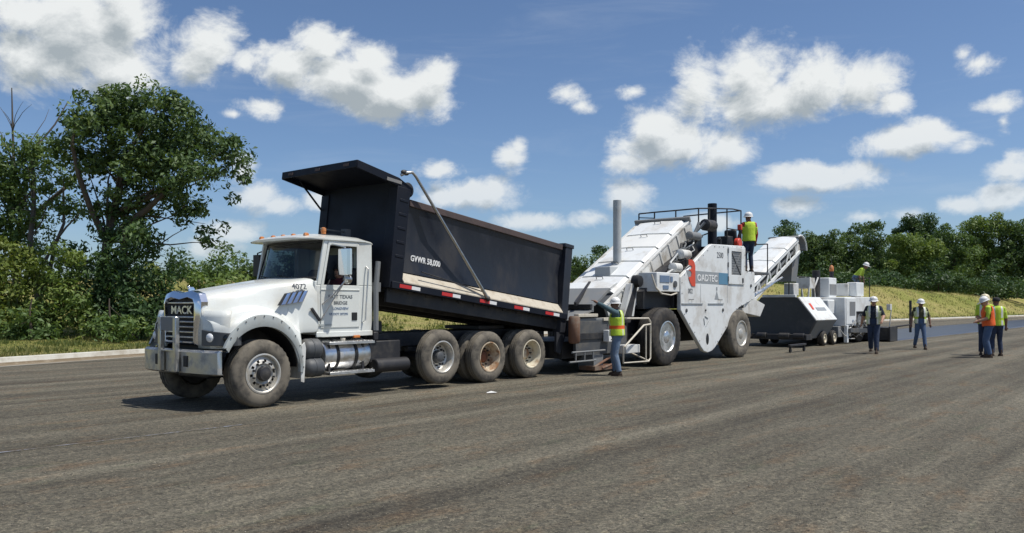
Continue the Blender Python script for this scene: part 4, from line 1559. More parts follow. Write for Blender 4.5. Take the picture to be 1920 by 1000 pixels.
# --- fuel tank, canisters, steps
mb = MB()
mb.lathe([(.0, 0), (.16, .005), (.24, .02), (.27, .06), (.27, .98), (.24, 1.02), (.16, 1.035), (0, 1.04)], (1.28, .38, .74), 'x', 40, caps=False)
tank = mb.build('fuel_tank', 'aluminium', truck, smooth=40)
for x in (1.52, 1.92):
    mb = MB()
    mb.lathe([(.272, 0), (.282, .0), (.282, .06), (.272, .06)], (x, .38, .74), 'x', 40, caps=False)
    mb.build('tank_strap', 'rubber_black', tank, smooth=30)
mb = MB()
mb.tube([(1.78, .30, .98), (1.78, .28, 1.035)], .045, 12)
mb.build('filler_cap', 'beige_rail', tank)
for z, x0, x1, y in ((.965, 1.32, 2.32, .06), (.455, 1.30, 2.28, .02)):
    mb = MB()
    mb.box(x0, x1, y, y + .24, z - .035, z + .012)
    for k in range(12):
        xx = x0 + .04 + k * (x1 - x0 - .08) / 11
        mb.box(xx - .012, xx + .012, y + .02, y + .22, z + .013, z + .02)
    mb.build('step', 'aluminium', truck, bevel=.006)
mb = MB()
mb.box(1.36, 1.40, .14, .18, .48, .94)
mb.box(2.10, 2.14, .14, .18, .48, .94)
mb.box(1.3, 2.3, .5, .58, .95, 1.05)
mb.build('step_bracket', 'black_steel', truck)
for y, z, r in ((.30, .86, .185), (.22, .56, .16)):
    mb = MB()
    mb.lathe([(.0, 0), (.5 * r, .01), (.85 * r, .045), (r, .10), (r, .34), (.9 * r, .36), (0, .37)], (.88, y, z), 'x', 28, caps=False)
    mb.lathe([(r * 1.0, .18), (r * 1.04, .185), (r * 1.04, .215), (r * 1.0, .22)], (.88, y, z), 'x', 28, caps=False)
    mb.build('air_canister', 'dark_grey', truck, smooth=40)
# battery box, air tanks behind the tank
mb = MB()
mb.box(2.45, 3.2, .35, .75, .55, .95)
mb.tube([(2.5, .3, .50), (3.3, .3, .50)], .13, 14)
mb.box(2.5, 2.62, .30, .70, .96, 1.12)
mb.build('battery_box', 'black_steel', truck, bevel=.02)

# ------------------------------------------------------------------ dump body (raised about the rear hinge)
T7 = R(6.9)
BX, BZ = 2.62, 1.655
cT, sT = math.cos(T7), math.sin(T7)


def bmap(p): return Vector((BX + p[0] * cT + p[2] * sT, p[1], BZ - p[0] * sT + p[2] * cT))


LB = 5.52
WALL = [(.13, 1.86), (.21, 1.28), (.15, .62)]     # (y, height) of the creased side sheet
mb = MB()
for far in (0, 1):
    f = (lambda y: mir(y)) if far else (lambda y: y)
    w0 = [(f(y), z) for y, z in WALL]
    w1 = [(f(y + .05), z) for y, z in reversed(WALL)]
    mb.prism(w0 + w1, .10, LB - .2, 'x')
mb.box(.10, LB - .1, .16, mir(.16), .42, .50)
body = mb.mapped(bmap).build('dump_body', 'side_black', truck, smooth=30)
# front bulkhead with stiffeners
mb = MB()
mb.box(0, .10, .10, mir(.10), .30, 2.26)
mb.mapped(bmap).build('front_bulkhead', 'black_paint', body, bevel=.01)
for f in ((lambda y: y), mir):
    ya, yb = sorted((f(.04), f(.28)))
    mb = MB()
    mb.box(-.02, .30, ya, yb, .28, 2.16)
    for k in range(5):                    # ladder rungs pressed in the corner post
        z = .85 + k * .26
        yq = f(.03)
        mb.box(.06, .26, min(yq, f(.045)), max(yq, f(.045)), z, z + .05)
    mb.mapped(bmap).build('corner_post', 'black_paint', body, bevel=.015)
    mb = MB()
    mb.box(LB - .24, LB + .02, *sorted((f(.04), f(.26))), -.05, 2.0)
    mb.box(LB - .30, LB + .05, *sorted((f(.02), f(.30))), 1.94, 2.03)
    mb.mapped(bmap).build('rear_post', 'side_black', body, bevel=.012)
    mb = MB()
    mb.box(.36, LB - .30, *sorted((f(.09), f(.21))), 1.86, 1.99)
    mb.mapped(bmap).build('top_rail', 'rail_rust', body, bevel=.012)
    # dirt-covered sloping ledge over the side sill
    mb = MB()
    mb.prism([(f(.15), .60), (f(.155), .555), (f(.02), .40), (f(.0), .40), (f(.0), .42)], .30, LB - .24, 'x')
    mb.mapped(bmap).build('side_ledge', 'dirt_ledge', body, smooth=20)
    mb = MB()
    mb.box(.02, LB - .05, *sorted((f(.0), f(.14))), .27, .398)
    mb.mapped(bmap).build('side_sill', 'black_paint', body, bevel=.008)
# reflective tape, alternating red and white
k = 0
x = .20
while x < LB - .5:
    for L, mt in ((.30, 'tape_red'), (.22, 'tape_white')):
        if x + L > LB - .25: break
        mb = MB()
        mb.box(x, x + L, -.006, .0, .302, .368)
        mb.mapped(bmap).build('reflective_tape', mt, body, smooth=0)
        x += L + .003
    x += .58
# long sills, cross members
mb = MB()
for y in (.72, 1.50):
    mb.box(-.05, LB - .1, y, y + .12, 0, .26)
for i in range(12):
    xx = .1 + i * .46
    mb.box(xx, xx + .09, .14, mir(.14), .22, .42)
mb.mapped(bmap).build('subframe', 'black_steel', body, bevel=.006)
mb = MB()
mb.box(.05, LB - .1, .16, .22, .02, .28)
mb.box(.05, LB - .1, mir(.22), mir(.16), .02, .28)
mb.mapped(bmap).build('lower_apron', 'black_steel', body)
# tailgate and apron lip
mb = MB()
mb.box(LB - .06, LB + .02, .27, mir(.27), .25, 1.9)
for z in (.5, 1.0, 1.5):
    mb.box(LB + .02, LB + .09, .27, mir(.27), z, z + .09)
mb.prism([(LB - .3, .28), (LB + .35, .05), (LB + .35, .01), (LB - .3, .2)], .28, mir(.28))
mb.mapped(bmap).build('tailgate', 'side_black', body, bevel=.01)
mb = MB()
mb.prism([(LB - .35, -.05), (LB + .02, -.05), (LB - .15, -.55), (LB - .3, -.5)], .06, .12)
mb.prism([(LB - .35, -.05), (LB + .02, -.05), (LB - .15, -.55), (LB - .3, -.5)], mir(.12), mir(.06))
mb.mapped(bmap).build('rear_gusset', 'side_black', body)
mb = MB()
mb.lathe([(.035, 0), (.03, -.03), (.0, -.035)], (LB - .12, .04, .32), 'y', 12)
mb.mapped(bmap).build('marker_light', 'lamp_lens', body)
# hot mix in the body
mb = MB()
vs, fs = [], []
for i in range(24):
    for j in range(9):
        xx = .12 + (LB - .4) * i / 23
        yy = .28 + 1.78 * j / 8
        zz = 1.0 + .55 * math.sin(math.pi * j / 8) * (.6 + .4 * math.sin(i * .9)) * (1 - i / 40) + random.uniform(-.05, .05)
        vs.append((xx, yy, zz))
fs = [(i * 9 + j, i * 9 + j + 1, (i + 1) * 9 + j + 1, (i + 1) * 9 + j) for i in range(23) for j in range(8)]
mb.add(vs, fs)
o = mb.mapped(bmap).build('asphalt_load', 'rubber_black', body, smooth=60)
# cab shield
mb = MB()
mb.prism([(0.0, 2.26), (-.98, 2.35), (-.98, 2.39), (-.02, 2.30), (.35, 2.18), (.35, 2.14), (.02, 2.24)], .08, mir(.08))
mb.prism([(-.98, 2.27), (-1.0, 2.27), (-1.0, 2.40), (-.98, 2.40)], .06, mir(.06))
sh = mb.mapped(bmap).build('cab_shield', 'black_paint', body, bevel=.006)
for f in ((lambda y: y), mir):
    mb = MB()
    mb.prism([(-.99, 2.26), (-.99, 2.40), (-.0, 2.315), (.36, 2.19), (.36, 2.05), (0, 2.16)], *sorted((f(.05), f(.085))))
    mb.mapped(bmap).build('shield_side', 'black_paint', sh, bevel=.006)
mb = MB()
mb.tube([(-.62, mir(.10), 2.32), (-.04, mir(.10), 1.86)], .02, 8)
mb.mapped(bmap).build('shield_brace', 'black_paint', sh)
for y in (.35, YC, mir(.35)):
    mb = MB()
    mb.box(-1.012, -1.0, y - .07, y + .07, 2.31, 2.36)
    mb.mapped(bmap).build('marker_plate', 'rail_rust', sh)
mb = MB()
mb.box(-.30, .06, .035, .05, 2.20, 2.26)
mb.mapped(bmap).build('shield_tag', 'mid_grey', sh)
# tarp roll and flip arm
mb = MB()
mb.lathe([(.0, 0), (.10, .0), (.145, .02), (.145, 2.06), (.10, 2.08), (0, 2.08)], (.34, .14, 2.17), 'y', 18, caps=False)
mb.mapped(bmap).build('tarp_roll', 'rubber_black', body, smooth=40)
mb = MB()
A = Vector((2.63, -.02, .40)); B = Vector((.33, -.04, 2.40))
mb.tube([A, A.lerp(B, .5), B, B + Vector((-.10, 0, .06)), B + Vector((-.22, .03, .03)), B + Vector((-.30, .10, -.03))], [.036, .032, .028, .028, .03, .03], 10)
arm = mb.mapped(bmap).build('tarp_arm', 'aluminium_dull', body, smooth=50)
mb = MB()
mb.ball((.10, .02, 2.43), (.10, .05, .05), 12, 8)
mb.mapped(bmap).build('arm_clamp', 'black_steel', arm, smooth=50)
mb = MB()
mb.tube([A, A + Vector((-.10, .02, .12)), A + Vector((-1.9, .03, .27))], .013, 6)
mb.ball(A, (.06, .05, .06), 10, 8)
mb.mapped(bmap).build('arm_pivot', 'black_steel', arm, smooth=50)
text_mesh('GVWR 58,000', .155, 'letter_white', body, lambda x, y, z: bmap((.56 + x, .168 - z - .002 - .10 * (y) * 0 + (.05 * (1 if False else 0)), .865 + y)), 'lettering', .004, .004, .86)
# hoist: telescopic cylinder and doghouse between cab and body
mb = MB()
mb.box(2.47, 2.66, .50, 1.84, .85, 1.95)
mb.box(2.46, 2.62, .62, .84, 1.95, 2.75)
mb.build('headache_rack', 'black_steel', truck, bevel=.02)
mb = MB()
mb.tube([(2.62, YC, .75), (2.66, YC, 1.6)], .13, 14)
mb.tube([(2.66, YC, 1.6), (2.74, YC, 2.6)], .10, 14)
mb.build('hoist_cylinder', 'aluminium_dull', truck)
mb = MB()
mb.tube([(2.48, .22, 1.15), (2.48, .22, 1.9), (2.55, .24, 2.4)], .05, 10)
mb.box(2.45, 2.60, .22, .40, 1.85, 2.02)
mb.build('exhaust_pipe', 'mid_grey', truck)
mb = MB()
mb.box(2.75, 3.05, .70, .95, 1.08, 1.30)
mb.build('valve_box', 'black_steel', truck, bevel=.01)
mb = MB()
mb.box(5.75, 6.6, .66, 1.68, 1.08, 1.16)
mb.build('hinge_mount', 'black_steel', truck, bevel=.01)

# ================================================================== MATERIAL TRANSFER MACHINE
mtv = frame_empty('material_transfer_machine')
tag(mtv, 'white asphalt transfer machine with inclined conveyors and V-shaped side plate', 'road machine')
MC = 1.15


def mmir(y): return 2 * MC - y


# wheels
ty_m = make_tyre(.765, .52, .40, 'rubber', 64, .03)
ty_m2 = make_tyre(.725, .50, .38, 'rubber_dusty', 64, .028)


def mtv_rim(ri, mats):
    mb = MB()
    n = 48
    prof = [(ri + .015, .03), (ri + .02, .0), (ri - .01, -.004), (ri - .03, .02), (ri - .05, .09), (ri - .09, .11), (ri - .16, .10), (.17, .075), (.15, .02), (.10, .0), (.05, -.01)]
    mb.lathe(prof, (0, 0, 0), 'y', n, caps=True)
    for i in range(10):
        t = 2 * math.pi * i / 10
        mb.lathe([(.02, .11), (.02, .065), (.012, .055)], (.205 * math.cos(t), 0, .205 * math.sin(t)), 'y', 6, m=1)
    return mb.mesh('wheel', mats, 40)


rm1 = mtv_rim(.40, ['aluminium', 'dark_grey'])
rm2 = mtv_rim(.38, ['rim_dusty', 'rust'])
for x, r, ty, rm, lb in ((11.78, .765, ty_m, rm1, 'big front wheel with clean silver rim'), (16.33, .725, ty_m2, rm2, 'rear wheel with dusty brown-streaked rim')):
    put_wheel(mtv, rm, ty, x, -.56, r, label=lb)
    put_wheel(mtv, rm, ty, x, mmir(-.56), r, True)
# chassis
mb = MB()
mb.box(10.7, 17.5, .25, mmir(.25), .55, 1.45)
mb.box(11.2, 12.4, -.05, mmir(-.05), .68, .84)
mb.box(15.8, 16.9, -.05, mmir(-.05), .64, .80)
mb.box(12.75, 17.3, -.2, mmir(-.2), 1.5, 2.5)
mb.prism([(13.0, 2.4), (16.9, 2.4), (16.9, 3.3), (14.6, 3.2)], -.2, mmir(-.2))
mb.build('chassis', 'black_steel', mtv, bevel=.02)
# side plates
SP = [(12.74, 1.46), (12.74, 2.36), (14.45, 3.30), (14.62, 3.36), (16.80, 3.42), (16.92, 3.36), (16.92, 2.64), (17.60, 2.62), (17.62, 1.80), (16.9, 1.62), (16.45, 1.52), (16.15, 1.38), (15.70, .98), (14.82, .36), (14.62, .27), (14.35, .23), (14.12, .28), (13.95, .40), (13.35, .92)]
for ya, yb in ((-.42, -.30), (mmir(-.30), mmir(-.42))):
    mb = MB()
    mb.prism(SP, ya, yb)
    sp = mb.build('side_plate', 'white_machine', mtv, bevel=.018)
    if ya < 0:
        y0 = -.42
        # engine door with diamond-mesh vent
        mb = MB()
        mb.ring_frame([(15.66, 2.22), (16.78, 2.22), (16.78, 3.34), (15.66, 3.34)], [(15.86, 2.50), (16.56, 2.50), (16.56, 3.22), (15.86, 3.22)], y0 - .03, y0 - .002)
        dr = mb.build('engine_door', 'white_machine', sp, bevel=.008)
        mb = MB()
        mb.box(15.86, 16.56, y0 - .008, y0 - .003, 2.50, 3.22)
        mb.build('vent_mesh', 'mid_grey', dr)
        mb = MB()
        for (xa, za, xb, zb) in ((15.88, 2.52, 16.54, 3.20), (15.88, 3.20, 16.54, 2.52)):
            mb.beam((xa, y0 - .018, za), (xb, y0 - .018, zb), .03, .02)
        for k in range(9):
            mb.beam((15.88, y0 - .012, 2.56 + k * .075), (16.54, y0 - .012, 2.56 + k * .075), .01, .008)
        mb.build('vent_brace', 'mid_grey', dr)
        mb = MB()
        mb.box(16.60, 16.68, y0 - .05, y0 - .03, 2.28, 2.42)
        mb.build('door_latch', 'black_steel', dr, bevel=.01)
        # name band, with the red letter mark at its head
        mb = MB()
        mb.prism([(13.05, 2.56), (13.28, 2.22), (15.65, 2.20), (15.65, 2.54)], y0 - .006, y0 - .002)
        mb.build('name_band', 'logo_grey', sp)
        mb = MB()
        mb.prism([(15.05, 2.206), (15.648, 2.202), (15.648, 2.538), (15.05, 2.545)], y0 - .009, y0 - .0065)
        mb.build('name_band', 'logo_blue', sp)
        mb = MB()      # red hooked R mark
        out = [(13.10, 3.08), (13.36, 3.08), (13.50, 3.02), (13.58, 2.86), (13.58, 2.16), (13.34, 2.16), (13.20, 2.30), (13.10, 2.46), (13.28, 2.50), (13.32, 2.62), (13.22, 2.70), (13.10, 2.70), (13.30, 2.76), (13.34, 2.84), (13.26, 2.88), (13.10, 2.88)]
        out = [(13.17 + (x - 13.10) * .82, 2.12 + (z - 2.16) * .80) for x, z in out]
        mb.prism(out, y0 - .016, y0 - .010)
        mb.build('emblem', 'logo_red', sp, smooth=0)
        text_mesh('OADTEC', .27, 'letter_white', sp, lambda x, y, z: (13.68 + x, y0 - .010 - z, 2.275 + y), 'lettering', .003, .004, 1.16)
        text_mesh('2500', .24, 'letter_dark', sp, lambda x, y, z: (14.92 + x, y0 - .004 - z, 2.98 + y), 'lettering', .002, 0, .9)
        text_mesh('002', .20, 'letter_dark', sp, lambda x, y, z: (13.16 + x, y0 - .004 - z, 1.92 + y), 'lettering', .002, 0, .9)
        mb = MB()      # small pictogram triangle
        mb.prism([(14.78, 1.76), (15.05, 1.76), (14.92, 2.02)], y0 - .005, y0 - .002)
        mb.prism([(14.88, 2.02), (14.96, 2.02), (14.96, 2.12), (14.88, 2.12)], y0 - .005, y0 - .002)
        mb.build('warning_mark', 'logo_grey', sp, smooth=0)
        # seam rails, bolts, slots
        mb = MB()
        for i in range(len(SP)):
            a_, b_ = Vector((SP[i][0], SP[i][1])), Vector((SP[(i + 1) % len(SP)][0], SP[(i + 1) % len(SP)][1]))
            nn = int((b_ - a_).length / .28)
            cen = Vector((14.9, 2.1))
            for q_ in range(nn):
                p_ = a_.lerp(b_, (q_ + .5) / max(1, nn))
                p_ = p_ + (cen - p_).normalized() * .07
                mb.lathe([(.016, 0), (.016, -.010), (.009, -.014)], (p_.x, y0, p_.y), 'y', 6)
        tag(mb.build('bolt', 'mid_grey', sp), kind='stuff')
        for xh in (15.60, 15.60):
            pass
        for zh in (2.38, 2.80, 3.22):
            mb = MB()
            mb.lathe([(.022, -.07), (.022, .07)], (15.655, y0 - .02, zh), 'z', 8)
            mb.build('hinge', 'mid_grey', sp)
        for (xh, zh) in ((13.3, 1.75), (15.1, 1.75)):
            mb = MB()
            mb.tube([(xh - .09, y0, zh), (xh - .09, y0 - .05, zh), (xh + .09, y0 - .05, zh), (xh + .09, y0, zh)], .012, 6)
            mb.build('grab_handle', 'mid_grey', sp)
        for xs_ in (13.9, 15.62):
            mb = MB()
            mb.box(xs_, xs_ + .012, y0 - .004, y0 - .001, 1.66, 2.18)
            mb.build('panel_seam', 'logo_grey', sp)
        mb = MB()
        mb.box(12.78, 14.02, y0 - .02, y0 - .002, 1.615, 1.645)
        mb.box(14.35, 15.35, y0 - .02, y0 - .002, 1.615, 1.645)
        mb.build('panel_seam', 'logo_grey', sp)
        for x, z, r in ((13.06, 1.45, .05), (15.32, 1.45, .05), (14.2, 1.45, .03), (17.3, 2.2, .05)):
            mb = MB()
            mb.lathe([(r, .0), (r, -.02), (r * .6, -.03)], (x, y0, z), 'y', 12)
            mb.build('bolt', 'dark_grey', sp)
        mb = MB()
        mb.ball((14.33, y0 + .005, .62), (.10, .02, .17), 16, 8)
        mb.build('access_hole', 'rubber_black', sp)
        mb = MB()
        for k in range(3):
            t = 2 * math.pi * k / 3 + .5
            mb.beam((14.22 + .15 * math.cos(t), y0 - .006, 1.14 + .15 * math.sin(t)), (14.22 + .15 * math.cos(t + 1.5), y0 - .006, 1.14 + .15 * math.sin(t + 1.5)), .03, .006)
        mb.build('recycle_mark', 'logo_grey', sp, smooth=0)
# control cabinet ahead of the plate, with valve bank
mb = MB()
mb.box(11.50, 12.72, -.40, .15, 1.95, 2.46)
cb = mb.build('control_cabinet', 'white_machine', mtv, bevel=.02)
mb = MB()
mb.box(11.64, 12.15, -.415, -.402, 2.20, 2.38)
mb.box(12.2, 12.32, -.415, -.402, 2.22, 2.36)
mb.box(11.8, 12.1, -.412, -.402, 2.02, 2.12)
mb.build('gauge_panel', 'letter_blue', cb)
mb = MB()
mb.lathe([(.09, 0), (.09, -.03), (.06, -.035)], (12.45, -.40, 2.16), 'y', 16)
mb.build('gauge', 'dark_grey', cb)
mb = MB()
mb.tube([(12.60, -.38, 1.92), (12.2, -.42, 1.86), (11.7, -.42, 1.90), (11.45, -.40, 2.05), (11.40, -.30, 2.4)], .022, 8)
mb.build('guard_rail', 'beige_rail', cb)
# dark mechanical mass behind the cabinet
mb = MB()
mb.prism([(11.3, 1.5), (12.8, 1.5), (12.8, 2.3), (14.6, 3.25), (14.6, 3.6), (13.6, 3.0), (12.2, 2.4), (11.3, 1.95)], -.10, .28)
mb.build('surge_bin', 'black_steel', mtv)
hose_mats = ['black_steel', 'rubber_black', 'dirty_white', 'mid_grey', 'rubber_black']
for k in range(16):
    mb = MB()
    x0 = 12.0 + random.random() * 2.2
    z0 = 2.2 + (x0 - 12.0) * .60
    pts = [(x0, -.14, z0)]
    for j in range(4):
        p = pts[-1]
        pts.append((p[0] + random.uniform(.05, .28), random.uniform(-.34, -.08), p[2] + random.uniform(.0, .26)))
    mb.tube(pts, random.choice([.02, .03, .04]), 7)
    mb.build('hydraulic_hose', random.choice(hose_mats), mtv, smooth=60)
for (x, z, L, r, mt) in ((13.0, 3.0, .45, .14, 'dirty_white'), (13.55, 3.55, .55, .12, 'mid_grey'), (12.6, 2.62, .35, .13, 'dirty_white'), (14.5, 3.92, .5, .17, 'black_steel')):
    mb = MB()
    mb.lathe([(r * .5, -.04), (r, 0), (r, L), (r * .6, L + .05)], (x, -.25, z), 'x', 16)
    mb.build('drive_motor', mt, mtv, smooth=40)

# --- front inclined conveyor
CA = math.atan(.555)
CO = Vector((10.19, 0, 1.38))
cc, cs_ = math.cos(CA), math.sin(CA)


def cmap(p): return Vector((CO.x + p[0] * cc - p[2] * cs_, p[1], CO.z + p[0] * cs_ + p[2] * cc))


for y in (.26, mmir(.26) - .08):
    mb = MB()
    mb.box(0, 5.15, y, y + .08, -.28, .20)
    mb.box(0, 5.1, y - .02, y + .10, .20, .26)
    for k in range(9):
        mb.box(.3 + k * .55, .36 + k * .55, y - .025, y + .10, -.28, .2)
    mb.mapped(cmap).build('conveyor_beam', 'dirty_white', mtv, bevel=.01)
edges = [.60, 1.48, 2.36, 3.24, 4.12, 5.05]
for k in range(5):
    a, b = edges[k] + .035, edges[k + 1] - .035
    mb = MB()
    secs = []
    for x in (a, b):
        secs.append([(x, .36, .24), (x, .45, .31), (x, MC, .335), (x, mmir(.45), .31), (x, mmir(.36), .24)])
    mb.loft(secs)
    o = mb.mapped(cmap).build('cover_panel', 'stained_white' if k == 3 else 'white_machine', mtv, bevel=.008)
    mb = MB()
    mb.tube([((a + b) / 2 + .25, MC - .1, .33), ((a + b) / 2 + .25, MC - .1, .40), ((a + b) / 2 + .25, MC + .1, .40), ((a + b) / 2 + .25, MC + .1, .33)], .012, 6)
    mb.mapped(cmap).build('lift_handle', 'dark_grey', o)
mb = MB()
mb.box(.1, 5.1, .36, mmir(.36), -.2, .22)
mb.mapped(cmap).build('conveyor_bed', 'dark_grey', mtv)
mb = MB()
mb.box(5.06, 5.14, .22, mmir(.22), .2, .38)
mb.mapped(cmap).build('head_bar', 'mid_grey', mtv, bevel=.01)
mb = MB()
mb.lathe([(0, 0), (.26, 0), (.26, 1.5), (0, 1.5)], (5.15, .40, -.02), 'y', 20, caps=False)
mb.mapped(cmap).build('head_drum', 'black_steel', mtv)
# support strut and motor low on the conveyor
mb = MB()
mb.prism([(10.72, 1.12), (11.0, 1.35), (11.75, 2.0), (12.5, 2.5), (11.9, 2.35), (10.95, 1.9)], .10, .24)
mb.build('gusset_plate', 'white_machine', mtv, bevel=.01)
mb = MB()
mb.prism([(10.55, 1.3), (11.05, 1.3), (11.25, 2.2), (10.95, 2.15)], .02, .2)
mb.build('lift_bracket', 'dirty_white', mtv, bevel=.01)
mb = MB()
mb.lathe([(.06, -.12), (.14, -.10), (.16, -.02), (.16, .10), (.1, .14)], (11.15, -.02, 2.22), 'y', 18)
mb.build('tail_motor', 'rubber_black', mtv, smooth=40)

# --- white exhaust stack with its base
mb = MB()
mb.lathe([(.115, 2.75), (.115, 4.50), (.105, 4.505), (.10, 4.45)], (12.02, MC, 0), 'z', 24)
st = mb.build('exhaust_stack', 'stack_grey', mtv, smooth=40)
mb = MB()
mb.box(11.35, 12.15, MC - .20, MC + .30, 2.30, 2.64)
mb.lathe([(.16, 2.6), (.16, 2.72), (.12, 2.76)], (12.02, MC, 0), 'z', 20)
mb.build('stack_base', 'stack_grey', st, bevel=.02)
# dark exhaust stack on the engine deck
mb = MB()
mb.lathe([(.14, 3.25), (.14, 4.72), (.125, 4.725), (.12, 4.6)], (16.10, .30, 0), 'z', 24)
mb.build('exhaust_stack', 'black_paint', mtv, smooth=40)

# --- engine deck and railings
mb = MB()
mb.box(14.6, 17.6, -.25, mmir(-.25), 3.26, 3.30)
mb.build('engine_deck', 'black_steel', mtv)


def rail(pts, post_idx, zb, name='railing', drop=.0, r=.022):
    mb = MB()
    mb.tube(pts, r, 8)
    for i, z in post_idx:
        p = pts[i]
        mb.tube([p, (p[0], p[1], z)], r, 8)
    return mb


ztop = 4.58
RP = [(14.75, mmir(.2), 4.42), (14.75, 1.55, 4.43), (14.8, .85, 4.44), (14.9, .15, 4.46), (15.6, .10, 4.52), (17.0, .05, 4.62), (17.62, .05, 4.62), (17.64, 1.2, 4.60), (17.64, mmir(.2), 4.58)]
mb = rail(RP, [(0, 4.1), (1, 4.12), (2, 4.12), (3, 4.05), (6, 3.3), (7, 3.3), (8, 3.3)], 3.3)
mb.tube([(15.5, .1, 4.5), (15.5, .1, 4.0), (15.35, .1, 3.95)], .02, 8)
mb.tube([(16.6, .05, 4.58), (16.6, .05, 3.3)], .022, 8)
mb.tube([(16.6, .05, 3.98), (17.62, .05, 3.98)], .018, 8)
mb.tube([(14.75, mmir(.2), 4.3), (14.75, 1.55, 4.25)], .015, 8)
mb.build('railing', 'black_steel', mtv, smooth=50)
# operator platform at the rear corner
mb = MB()
mb.box(17.3, 18.9, -.35, .75, 2.58, 2.66)
mb.box(16.95, 17.4, -.35, .4, 2.45, 2.62)
mb.build('operator_platform', 'dark_grey', mtv, bevel=.01)
mb = MB()
mb.box(17.05, 17.45, -.1, .35, 3.42, 3.62)
mb.prism([(16.98, 3.5), (17.12, 3.5), (17.05, 3.98), (16.95, 3.95)], -.08, .33)
mb.build('operator_seat', 'rubber_black', mtv, bevel=.05)
mb = MB()
mb.box(17.40, 17.52, -.05, .08, 3.98, 4.16)
mb.build('control_box', 'red_paint', mtv, bevel=.02)
mb = MB()
mb.tube([(17.46, .03, 3.3), (17.46, .03, 3.98)], .03, 8)
mb.build('control_post', 'black_steel', mtv)
mb = MB()
mb.lathe([(.0, 0), (.13, .0), (.16, .03), (.16, .14), (.0, .16)], (16.85, -.28, 3.52), 'y', 16, caps=False)
mb.build('hose_reel', 'red_paint', mtv, smooth=40)
mb = MB()
mb.box(16.6, 17.0, .0, .4, 3.3, 3.75)
mb.build('air_cleaner', 'black_steel', mtv, bevel=.03)
mb = MB()
mb.tube([(15.7, -.15, 3.3), (15.7, -.15, 3.55), (15.62, -.15, 3.6)], .05, 8)
mb.build('vent_pipe', 'black_steel', mtv, bevel=.01)

# --- truck-receiving hopper
mb = MB()
mb.prism([(8.15, .42), (10.35, .42), (10.35, 1.05), (10.05, 1.22), (8.1, 1.22)], -.20, -.12)
mb.prism([(8.15, .42), (10.35, .42), (10.35, 1.05), (10.05, 1.22), (8.1, 1.22)], mmir(-.12), mmir(-.20))
hp_ = mb.build('hopper', 'dark_grey', mtv, bevel=.01)
mb = MB()
mb.box(8.2, 9.9, -.235, -.202, .80, .94)
mb.build('hopper_rib', 'black_steel', hp_)
mb = MB()
mb.box(8.12, 10.2, -.2, -.02, 1.222, 1.29)
mb.build('hopper_ledge', 'mid_grey', hp_, bevel=.01)
for xa, xb, z in ((8.2, 9.0, 1.32), (9.25, 9.95, 1.22)):
    mb = MB()
    mb.box(xa, xb, -.24, -.10, z, z + .075)
    mb.build('ledge_strip', 'beige_rail', hp_, bevel=.008)
mb = MB()       # flared front apron and rear sheet of the hopper
mb.prism([(9.0, 1.60), (9.06, 1.58), (9.78, 1.98), (9.72, 2.02)], -.10, mmir(-.10))
mb.prism([(8.1, 1.25), (8.16, 1.22), (9.0, 1.46), (8.94, 1.50)], -.10, mmir(-.10))
mb.box(8.94, 9.02, -.10, mmir(-.10), 1.44, 1.60)
mb.build('hopper_sheet', 'mid_grey', hp_)
mb = MB()
mb.box(8.85, 8.94, -.12, mmir(-.12), 1.52, 1.62)
mb.build('hopper_lip', 'black_steel', hp_)
mb = MB()
mb.beam((8.75, .25, 1.62), (10.1, .75, 2.16), .06, .10)
mb.build('hopper_brace', 'black_steel', hp_)
mb = MB()
mb.prism([(11.05, 2.1), (11.2, 2.1), (10.85, 1.15), (10.5, 1.15)], .0, .09)
mb.build('hopper_strut', 'black_steel', hp_)
mb = MB()
mb.prism([(9.74, 2.02), (9.80, 1.99), (10.15, 2.13), (10.10, 2.18)], -.06, mmir(-.06))
mb.build('hopper_head', 'white_machine', hp_, bevel=.01)
mb = MB()
mb.box(8.0, 10.8, .1, mmir(.1), .35, .75)
mb.build('hopper_floor', 'black_steel', hp_)
# rusty push roller and bumper frame
mb = MB()
mb.lathe([(.10, 0), (.135, .05), (.135, .58), (.10, .63)], (8.02, -.24, .72), 'z', 20)
mb.build('push_roller', 'roller_brown', hp_, smooth=40)
mb = MB()
for x in (8.0, 8.35, 8.7):
    mb.tube([(x, -.30, .30), (x, -.30, .52)], .022, 6)
mb.tube([(7.85, -.30, .52), (9.2, -.30, .52)], .025, 6)
mb.tube([(7.75, -.30, .30), (8.8, -.30, .30)], .025, 6)
mb.box(8.8, 9.2, -.25, .2, .12, .42)
mb.build('bumper_frame', 'mid_grey', hp_)
mb = MB()
mb.box(8.7, 9.6, -.35, .1, .06, .16)
mb.tube([(8.7, -.3, .12), (9.5, -.3, .36)], .03, 8)
mb.tube([(9.0, -.35, .10), (9.7, -.32, .20)], .03, 8)
mb.build('drag_plate', 'roller_brown', hp_)
mb = MB()
mb.box(9.22, 9.50, -.40, -.24, .72, 1.0)
mb.build('junction_box', 'letter_white', hp_, bevel=.01)
